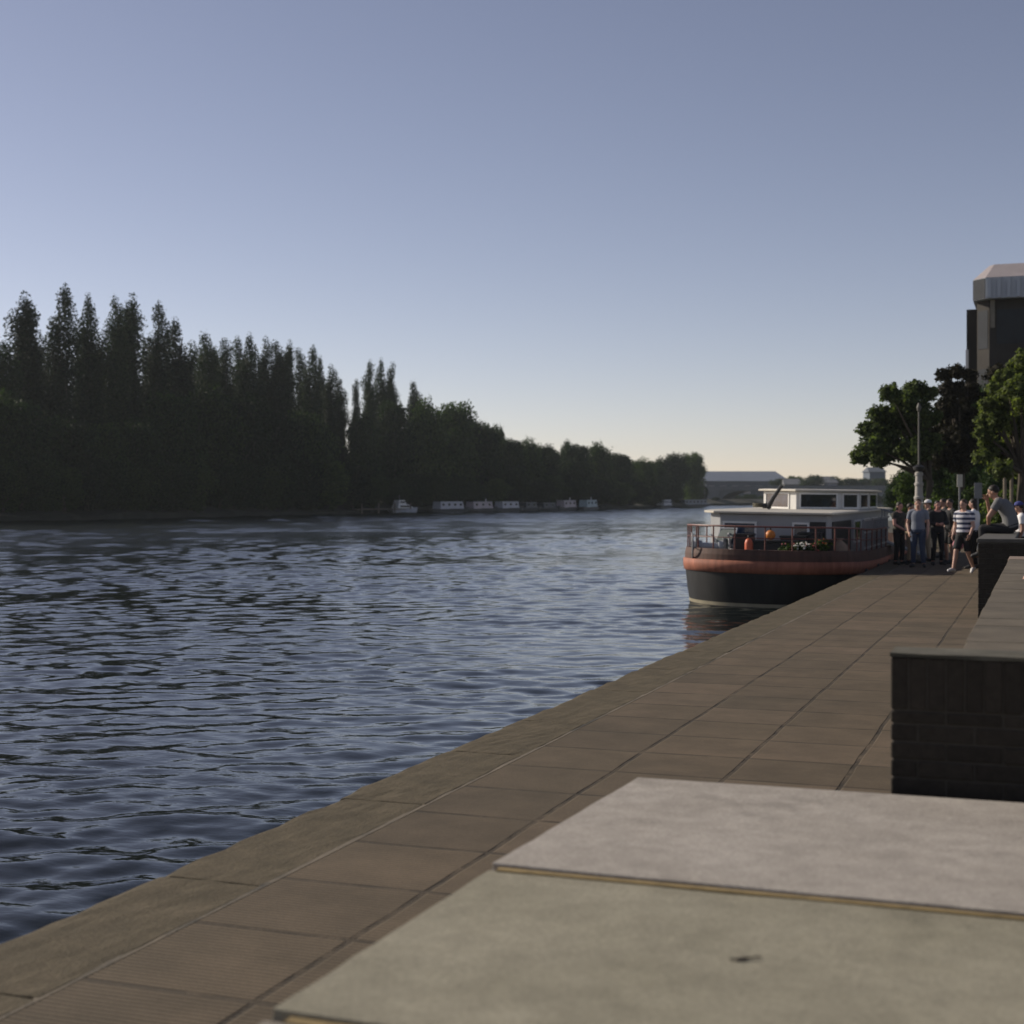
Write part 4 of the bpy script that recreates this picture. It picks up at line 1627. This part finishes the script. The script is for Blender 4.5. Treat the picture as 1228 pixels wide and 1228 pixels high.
    if hair:
        b = BM()
        ellipsoid(b, H + Mh @ Vector((0, -.018, .038)), (.083, .098, .094), 20, 14, Mh)
        if long_hair:
            ellipsoid(b, H + Mh @ Vector((0, -.055, -.05)), (.085, .062, .13), 16, 12, Mh)
            ellipsoid(b, H + Mh @ Vector((0, -.065, -.16)), (.075, .045, .12), 16, 12, Mh)
        # cut the face free
        for v in b.verts:
            l = Mh.inverted() @ (v.co - H)
            if l.y > .03 and l.z < .055: v.co -= Mh @ Vector((0, (l.y - .03) * .9, 0))
        obj('hair', remeshed('hair', b, .010, 1), hair, o, smooth=True)
    if cap:
        b = BM()
        ellipsoid(b, H + Mh @ Vector((0, -.008, .055)), (.088, .106, .085), 20, 14, Mh)
        for v in b.verts:
            l = Mh.inverted() @ (v.co - H)
            if l.z < .045: v.co += Mh @ Vector((0, 0, .045 - l.z))
        loft(b, [[H + Mh @ Vector((.075 * math.cos(a) * k, .085 + .085 * math.sin(a) * k, zz)) for a in np.linspace(0, PI, 10)] for k, zz in ((1, .048), (1, .058))])
        obj('cap', b, cap, o, smooth=True)
    return o


M_JEAN = mat('blue_denim', (.055, .075, .12), .85, .2, 6, .3, 60)
M_BLACKC = mat('black_cloth', (.016, .016, .018), .85, .2, 6, .2, 40)
M_HAIRD = mat('dark_hair', (.020, .014, .010), .6, .3, 20, .3, 60, stretch=(1, 1, .3))
M_HAIRB = mat('brown_hair', (.055, .034, .020), .6, .3, 20, .3, 60, stretch=(1, 1, .3))
M_WSHOE = mat('white_shoe', (.70, .68, .66), .6, .06)
M_DSHOE = mat('dark_shoe', (.03, .03, .03), .6)
M_TEEG = mat('grey_blue_tee', (.17, .19, .23), .85, .08, 5, .25, 18)
M_TEEW = mat('white_tee', (.72, .70, .69), .85, .05, 5, .25, 18)
M_TEEH = mat('heather_grey_tee', (.15, .15, .15), .85, .1, 5, .25, 18)
M_STRIPE = stripe_mat('striped_tee', (.60, .59, .62), (.035, .045, .085), .115, 2, .5)
M_BEIGE = mat('beige_cloth', (.33, .26, .17), .85, .1, 5, .25, 18)
M_PATT = mat('dark_patterned_cloth', (.05, .045, .035), .85, .9, 18, .2)


def ground_at(px, d):
    p = P(px, 594, d)
    return (p.x, p.y, 0.0)


# man in the grey-blue tee, standing toward the camera
person(ground_at(1101, 37.5), R(176), stand(wrist_r=(.215, .12, .90), elbow_r=(.27, -.05, 1.13), ankle_l=(-.15, .03, .085)), 'man in grey-blue t-shirt and blue jeans standing before the white lamp column',
       0, 1.0, M_TEEG, .6, M_JEAN, .96, M_DSHOE, M_HAIRB, head_turn=R(12))
# striped tee, stepping forward
person(ground_at(1156, 34.6), R(155), stand(hip_l=(-.095, .01, .90), knee_r=(.10, .20, .52), ankle_r=(.10, .33, .11), foot_r=Vector((.02, .16, -.03)), knee_l=(-.10, -.02, .48), ankle_l=(-.10, -.26, .14),
       foot_l=Vector((-.03, .13, -.10)), elbow_r=(.26, -.08, 1.13), wrist_r=(.25, .06, .90), wrist_l=(-.24, .16, .92), elbow_l=(-.25, .02, 1.12)), 'person in white and navy striped t-shirt and black shorts walking in white shoes',
       0, 1.0, M_STRIPE, .6, M_BLACKC, .44, M_WSHOE, M_HAIRB, head_turn=R(-8))
# people in the crowd behind
person(ground_at(1078, 39.0), R(232), stand(elbow_l=(-.24, .08, 1.13), wrist_l=(-.08, .26, 1.02), elbow_r=(.24, .06, 1.13), wrist_r=(.10, .26, 1.0)), 'person in dark patterned top with bare forearms at the quay edge by the barge',
       2, .95, M_PATT, .45, M_BLACKC, .95, M_DSHOE, M_HAIRD, True)
person(ground_at(1091, 39.6), R(262), stand(elbow_l=(-.23, .10, 1.14), wrist_l=(-.16, .30, 1.05), knee_l=(-.11, .12, .50), ankle_l=(-.12, .10, .09)), 'person in beige trousers half hidden behind the man in grey-blue', 1, .93, M_BLACKC, .6, M_BEIGE, .95, M_DSHOE, M_HAIRD)
person(ground_at(1114, 40.8), R(95), stand(wrist_l=(-.15, .25, 1.2), elbow_l=(-.24, .05, 1.14)), 'person in white cap and dark top behind the man in grey-blue', 0, .98, M_BLACKC, .9, M_BEIGE, .95, M_DSHOE, M_HAIRB, cap=M_TEEW)
person(ground_at(1124, 38.8), R(205), stand(wrist_l=(-.02, .2, 1.13), elbow_l=(-.25, .06, 1.15), wrist_r=(.04, .21, 1.10), elbow_r=(.25, .06, 1.15)), 'dark-haired person all in black with bare neckline in the middle of the group', 2, .97, M_BLACKC, 1.7, M_BLACKC, .95, M_DSHOE, M_HAIRD, True)
person(ground_at(1132, 43.0), R(110), stand(elbow_r=(.24, .1, 1.14), wrist_r=(.12, .26, 1.30)), 'person in black shirt and pale grey trousers at the back of the group', 1, 1.0, M_BLACKC, .6, mat('pale_trousers', (.28, .29, .30), .85, .1), .95, M_DSHOE, M_HAIRD)
person(ground_at(1140, 39.6), R(118), stand(wrist_r=(.14, .28, 1.06), elbow_r=(.25, .06, 1.13), knee_r=(.11, .10, .50), ankle_r=(.13, .04, .085)), 'tanned person in black t-shirt and black shorts next to the striped t-shirt', 1, 1.0, M_BLACKC, .6, M_BLACKC, .44, M_DSHOE, M_HAIRD, head_turn=R(15))

# seated on the dark wall, facing the river
SEATED = dict(pelvis=Vector((0, 0, .09)), neck=Vector((0, .20, .60)), head=Vector((0, .30, .735)), bow=.06,
              shoulder_l=Vector((-.185, .19, .54)), shoulder_r=Vector((.185, .19, .54)), elbow_l=Vector((-.25, .33, .30)), elbow_r=Vector((.24, .38, .32)),
              wrist_l=Vector((-.10, .36, .12)), wrist_r=Vector((.10, .42, .58)),
              hip_l=Vector((-.09, .03, .085)), hip_r=Vector((.09, .03, .085)), knee_l=Vector((-.13, .46, .09)), knee_r=Vector((.13, .46, .09)),
              ankle_l=Vector((-.13, .46, -.34)), ankle_r=Vector((.14, .44, -.36)), foot_l=Vector((-.02, .15, -.06)), foot_r=Vector((.03, .15, -.06)))
p = P(1196, 640, 25.0)
person((pc.x + .40, p.y, CZ), R(82), dict(SEATED), 'person in heather grey t-shirt sitting hunched on the wall, one hand at the face', 1, .96, M_TEEH, .5, M_BLACKC, .97, M_DSHOE, M_HAIRD)
s2 = dict(SEATED)
s2.update(wrist_r=Vector((.12, .45, .14)), neck=Vector((0, .06, .60)), head=Vector((0, .12, .76)), shoulder_l=Vector((-.185, .05, .54)), shoulder_r=Vector((.185, .05, .54)), elbow_l=Vector((-.25, .12, .28)), elbow_r=Vector((.25, .14, .28)))
person(ground_at(1168, 36.8), R(80), stand(wrist_l=(-.15, .26, 1.15), elbow_l=(-.24, .06, 1.14)), 'dark-haired person in white t-shirt standing beside the wall, facing the river', 0, 1.0, M_TEEW, .5, M_BLACKC, .97, M_DSHOE, M_HAIRD, True)
q = P(1226, 594, 26.5)
person((q.x, q.y, .35 - .02), R(85), stand(neck=Vector((0, .03, 1.47)), head=Vector((0, .08, 1.63))), 'person in blue cap and white t-shirt standing behind the wall', 1, .80, M_TEEW, .55, M_BLACKC, .95, M_DSHOE, M_HAIRD, cap=mat('blue_cap_cloth', (.05, .06, .22), .8, .1))
# someone sits on the planter wall, a hand resting on its edge
q = P(1222, 690, 11.9)
s3 = dict(SEATED)
s3.update(neck=Vector((0, .02, .62)), head=Vector((0, .06, .78)), shoulder_l=Vector((-.185, 0, .56)), shoulder_r=Vector((.185, 0, .56)), elbow_l=Vector((-.33, -.04, .30)), wrist_l=Vector((-.42, .03, .055)),
          wrist_r=Vector((.12, .38, .16)), elbow_r=Vector((.25, .14, .28)))
person((q.x + .50, q.y - .10, BZ), R(8), s3, 'person in dark long sleeves sitting on the planter wall with one hand resting on it', 2, 1.0, M_BLACKC, 1.85, M_BLACKC, .97, M_DSHOE, M_HAIRD)
# pink bag carried low
bg = empty('pink_bag', (ground_at(1149, 36.2)[0], ground_at(1149, 36.2)[1], .52), R(20), 'small pink bag held low beside the striped t-shirt', 'bag')
b = BM()
loft(b, [[(-.10, -.06, 0), (.10, -.06, 0), (.10, .06, 0), (-.10, .06, 0)], [(-.13, -.08, .12), (.13, -.08, .12), (.13, .08, .12), (-.13, .08, .12)], [(-.10, -.02, .22), (.10, -.02, .22), (.10, .02, .22), (-.10, .02, .22)]])
obj('body', b, mat('pink_cloth', (.42, .17, .20), .8, .1), bg, bevel=.02)
b = BM()
tube(b, [(-.07, 0, .21), (-.05, 0, .40), (.05, 0, .40), (.07, 0, .21)], .010, 6)
obj('handle', b, mat('pink_cloth', (.42, .17, .20), .8, .1), bg)

# ------------------------------------------------------------------ promenade: step-out, lamp, signs, trees, tower
bm = BM()
box(bm, -11, -4.06, 57.5, 111, -3.5, -.012)
structure('quay_step', bm, M_QWALL)

q = P(1102, 594, 46.0)
lp = empty('lamp_post', (q.x, q.y, 0), 0.0, 'tall lamp post with thick white banded column and thin grey pole above', 'lamp post')
b = BM()
lathe(b, [(.24, 0), (.24, .25), (.18, .32), (.165, 1.15), (.145, 1.2), (.135, 1.72), (.155, 1.74), (.155, 1.80), (.125, 1.83), (.115, 2.14), (.14, 2.16), (.14, 2.23), (.11, 2.26), (.105, 2.46), (.125, 2.48), (.125, 2.56), (.07, 2.6)], 20)
obj('column', b, mat('column_white', (.38, .36, .32), .5, .1), lp, smooth=False)
b = BM()
lathe(b, [(.09, 2.6), (.17, 2.66), (.19, 2.74), (.08, 2.80), (.05, 2.82)], 16)
obj('collar', b, M_DARK, lp)
b = BM()
tube(b, [(0, 0, 2.81), (0, 0, 4.5)], [.034, .028], 10)
obj('pole', b, mat('pole_grey', (.12, .115, .10), .6, .1), lp)
b = BM()
lathe(b, [(.03, 4.48), (.06, 4.52), (.075, 4.62), (.045, 4.70), (.02, 4.76)], 12)
obj('lamp_head', b, mat('pole_grey', (.12, .115, .10), .6, .1), lp)


def sign(px, d, y0, y1, wpx, m, label):
    q = P(px, 594, d)
    o = empty('notice_sign', (q.x, q.y, 0), R(12), label, 'sign')
    z0, z1 = P(px, y1, d).z, P(px, y0, d).z
    wd_ = wpx / 1754 * d
    b = BM()
    tube(b, [(0, .05, 0), (0, .05, z1)], .03, 8)
    obj('post', b, M_GREY, o)
    b = BM()
    box(b, -wd_ / 2, wd_ / 2, -.012, .012, z0, z1)
    obj('panel', b, m, o, bevel=.006)


sign(1151, 47, 569, 584, 6.5, mat('sign_white', (.68, .64, .56), .5, .05), 'narrow blank white sign on a post under the trees')
sign(1173, 49, 579, 598, 9, M_GREY, 'grey upright panel on a post under the dark tree')
for px, lab in ((1205, 'left'), (1213, 'right')):
    q = P(px, 594, 44)
    o = empty('wooden_post', (q.x, q.y, .0), 0, 'slim pale wooden post under the lit tree, %s one of a pair' % lab, 'post', 'pair of slim posts')
    b = BM()
    tube(b, [(0, 0, 0), (0, 0, 2.55)], [.055, .05], 8)
    obj('shaft', b, mat('pale_wood', (.20, .17, .13), .9), o)
    b = BM()
    ellipsoid(b, (0, 0, 2.58), (.075, .075, .07), 10, 8)
    obj('finial', b, mat('pale_wood', (.20, .17, .13), .9), o)


def px_tree(name, d, base_px, clumps, n, leaf, m, label, seed, trunk_r=.16, spread=1.6, cat='tree', zr=1.0, z0=0.0):
    q = P(base_px, 594, d)
    o = empty(name, (q.x, q.y, z0), 0, label, cat)
    rg = random.Random(seed)
    cl = []
    for px, py, r in clumps:
        p = P(px, py, d + rg.uniform(-1.2, 1.2) * zr)
        rm = r * (1.18 if trunk_r else 1.0) / 1754 * d
        cl.append(((p.x - q.x, p.y - q.y, p.z - z0), (rm, rm, rm * .8), rm ** 2))
    me = leaf_mesh('crown', cl, n, leaf, seed, shell=.45)
    me.materials.append(m)
    obj('crown' if trunk_r else 'foliage', me, None, o)
    if trunk_r:
        top = max(c[0][2] for c in cl)
        b = BM()
        tb = Vector((0, 0, 0))
        tm = Vector((.1, .05, top * .42))
        tube(b, [tb, Vector((.03, 0, top * .15)), tm], [trunk_r * 1.3, trunk_r, trunk_r * .8], 10)
        for c in cl:
            e = Vector(c[0])
            mid = tm.lerp(e, .5) + Vector((0, 0, .12))
            tube(b, [tm, mid, e], [trunk_r * .45, trunk_r * .28, trunk_r * .07], 6)
        obj('trunk', b, M_BARK, o)
    return o


px_tree('promenade_tree', 52, 1112, [(1034, 547, 12), (1046, 536, 13), (1040, 515, 10), (1058, 520, 15), (1052, 497, 11), (1070, 500, 15), (1068, 472, 11), (1086, 482, 15), (1098, 466, 11), (1112, 472, 10), (1090, 512, 17),
                                     (1070, 540, 14), (1056, 552, 10), (1108, 500, 15), (1098, 540, 16), (1112, 530, 14)], 30000, .135, M_NEARG, 'green tree leaning out over the river beside the lamp post', 900)
px_tree('copper_tree', 57, 1150, [(1133, 450, 9), (1148, 446, 9), (1162, 450, 8), (1140, 468, 13), (1160, 470, 14), (1135, 490, 13), (1152, 495, 17), (1130, 515, 15), (1150, 525, 18), (1170, 505, 15), (1128, 545, 15),
                                  (1150, 552, 16), (1172, 540, 15), (1188, 520, 14), (1190, 480, 12), (1200, 450, 14), (1215, 470, 16)], 34000, .15, M_COPPER, 'dark purplish tree in the middle of the promenade trees', 901)
px_tree('sunlit_tree', 44, 1222, [(1222, 441, 12), (1236, 430, 14), (1206, 452, 10), (1225, 465, 16), (1192, 466, 9), (1205, 482, 14), (1184, 485, 9), (1240, 480, 20), (1190, 505, 14), (1180, 520, 10), (1215, 510, 17), (1240, 525, 20),
                                  (1188, 535, 12), (1178, 548, 9), (1210, 542, 16), (1235, 560, 18), (1200, 562, 12)], 34000, .125, M_NEARG, 'sunlit green tree in front of the tower at the right edge', 902)
for i, (px, py, wp, d, lab) in enumerate([(1118, 505, 80, 72, 'behind the lamp post'), (1150, 480, 84, 78, 'behind the copper tree'), (1185, 455, 84, 68, 'between copper and sunlit trees'),
                                          (1222, 450, 80, 68, 'behind the sunlit tree'), (1260, 470, 80, 66, 'past the right edge of the photo'), (1082, 556, 40, 84, 'low one at the river side'), (1200, 545, 60, 60, 'low one under the sunlit tree'), (1160, 556, 50, 62, 'low one behind the striped person')]):
    broad(px, py, 0, wp, 'dark backing tree on the promenade, ' + lab, i if i % 3 != 2 else i + 1, 'dark trees behind the promenade', d=d, z0=-.1)
bushes = [(1086, 577, 11, 56, 'round sunlit green bush left of the lamp column'), (1128, 594, 10, 50, 'low green bush behind the group of people'), (1144, 592, 11, 51, 'green bush under the white sign'),
          (1166, 594, 12, 52, 'dark green bush under the grey panel'), (1222, 590, 12, 45, 'green bush below the sunlit tree at the right edge'), (1196, 596, 12, 46, 'dark green bush left of the slim posts'), (1110, 600, 11, 54, 'low green bush beside the lamp column')]
for i, (px, py, r, d, lab) in enumerate(bushes):
    px_tree('round_bush', d, px, [(px, py, r), (px - r * .5, py + r, r), (px + r * .6, py + r * .9, r), (px, py + r * 2.2, r * 1.1), (px - 2, py + r * 3.4, r * 1.1)], 2200, .11, M_HEDGE, lab, 950 + i, trunk_r=0, cat='bush', zr=.3)

# tower behind the trees
F = P(1182, 594, 72)
tw = empty('tower_block', (F.x, F.y, 0), 0, 'dark tower block with pale overhanging top storey behind the trees', 'building')
Zp = lambda py, d=72: EYE + (594 - py) / 1754 * d
zt, zb = Zp(333), Zp(358)
M_DGLASS = mat('tower_dark_glass', (.022, .026, .030), .35, .3, 1, 0, spec=.2)
M_TDARK = mat('tower_dark_brick', (.038, .033, .028), .85, .2, 1)
M_PANEL = mat('tower_ribbed_panel', (.40, .43, .47), .5, .06, 1)
plan = [(-.62, .75), (0, 0), (12, 0), (12, 12), (-.62, 12)]
b = BM()
prism(b, plan, zb, zt)
tp = obj('top_storey', b, M_PANEL, tw)
b = BM()
x = .1
while x < 12:
    box(b, x, x + .16, -.09, -.002, zb + .03, zt - .02)
    x += .45
obj('panel_rib', b, M_PANEL, tp)
b = BM()
wall_panel(b, plan[0], plan[1], .01, .97, zb + .02, zt - .02, .02)
obj('side_glazing', b, M_DGLASS, tp)
b = BM()
ridge = Zp(318, 74)
lo = [b.verts.new((x, y, zt + .01)) for x, y in plan]
hi = [b.verts.new(p) for p in ((.1, 2.4, ridge), (.35, 2.0, ridge), (12, 2.0, ridge), (12, 11, ridge), (.1, 11, ridge))]
for i in range(5): b.faces.new((lo[i], lo[(i + 1) % 5], hi[(i + 1) % 5], hi[i]))
b.faces.new(hi)
b.faces.new(lo[::-1])
obj('roof', b, mat('tower_roof_slope', (.34, .30, .30), .7, .08, 1), tw)
b = BM()
prism(b, [(-.45, 1.2), (.15, .55), (11.6, .55), (11.6, 11.5), (-.45, 11.5)], 0, zb - .01)
body_ = obj('body', b, M_TDARK, tw)
for k in range(5):
    b = BM()
    wall_panel(b, (.15, .55), (11.6, .55), .03 + .19 * k, .17 + .19 * k, zb - 2.2, zb - .5, .02)
    obj('window', b, M_DGLASS, body_)
b = BM()
box(b, .20, .42, .40, .545, Zp(392), zb - .02)
obj('corner_strip', b, mat('tower_beige_strip', (.20, .18, .14), .8), body_)
for k in range(2):
    b = BM()
    wall_panel(b, (-.45, 1.2), (.15, .55), .1, .9, zb - 2.4 - 2.9 * k, zb - .5 - 2.9 * k, .02)
    obj('side_window', b, M_DGLASS, body_)
b = BM()
box(b, -1.02, 3, 2.6, 10, 0, Zp(372, 75))
wg = obj('rear_wing', b, M_TDARK, tw)
b = BM()
box(b, -1.06, -.92, 2.52, 2.595, Zp(446, 75), Zp(420, 75))
obj('white_strip', b, M_WHITE, wg)

# a scrap lying on the coping
d = (EYE - SH + .016) * 1754 / (1152 - 594)
q = P(888, 1152, d)
dl = empty('dead_leaf', (q.x, q.y, SH - .015), R(30), 'small dark dead leaf lying on the olive coping slab', 'leaf')
me = bpy.data.meshes.new('blade')
b = BM()
loft(b, [[(-.028 + .056 * t, -.011 * math.sin(PI * t) - .001, .002 + .006 * abs(t - .5)), (-.028 + .056 * t, 0, .001 + .004 * t), (-.028 + .056 * t, .010 * math.sin(PI * t) + .001, .003 + .008 * abs(t - .4)), (-.028 + .056 * t, 0, .004 + .004 * t)] for t in np.linspace(0, 1, 8)])
obj('blade', b, mat('dead_leaf_brown', (.03, .022, .015), .9), dl)
b = BM()
tube(b, [(.028, 0, .004), (.045, .004, .006), (.058, .002, .004)], .0022, 5)
obj('stalk', b, mat('dead_leaf_brown', (.03, .022, .015), .9), dl)

# ------------------------------------------------------------------ evening air
HAZE = .00016
bm = BM()
box(bm, -1000, 1000, -200, 1000, -4.7, 34)
hz = obj('haze', bm, None)
hz['kind'] = 'stuff'
m = bpy.data.materials.new('haze_air')
m.use_nodes = True
nt = m.node_tree
nt.nodes.clear()
out = nt.nodes.new('ShaderNodeOutputMaterial')
pv = nt.nodes.new('ShaderNodeVolumePrincipled')
pv.inputs['Color'].default_value = (.82, .90, .94, 1)
pv.inputs['Density'].default_value = HAZE
pv.inputs['Anisotropy'].default_value = .2
nt.links.new(pv.outputs[0], out.inputs['Volume'])
hz.data.materials.append(m)
for o in bpy.data.objects:
    if 'label' in o and len(o['label'].split()) > 16:
        print('LONG', o.name, o['label'])
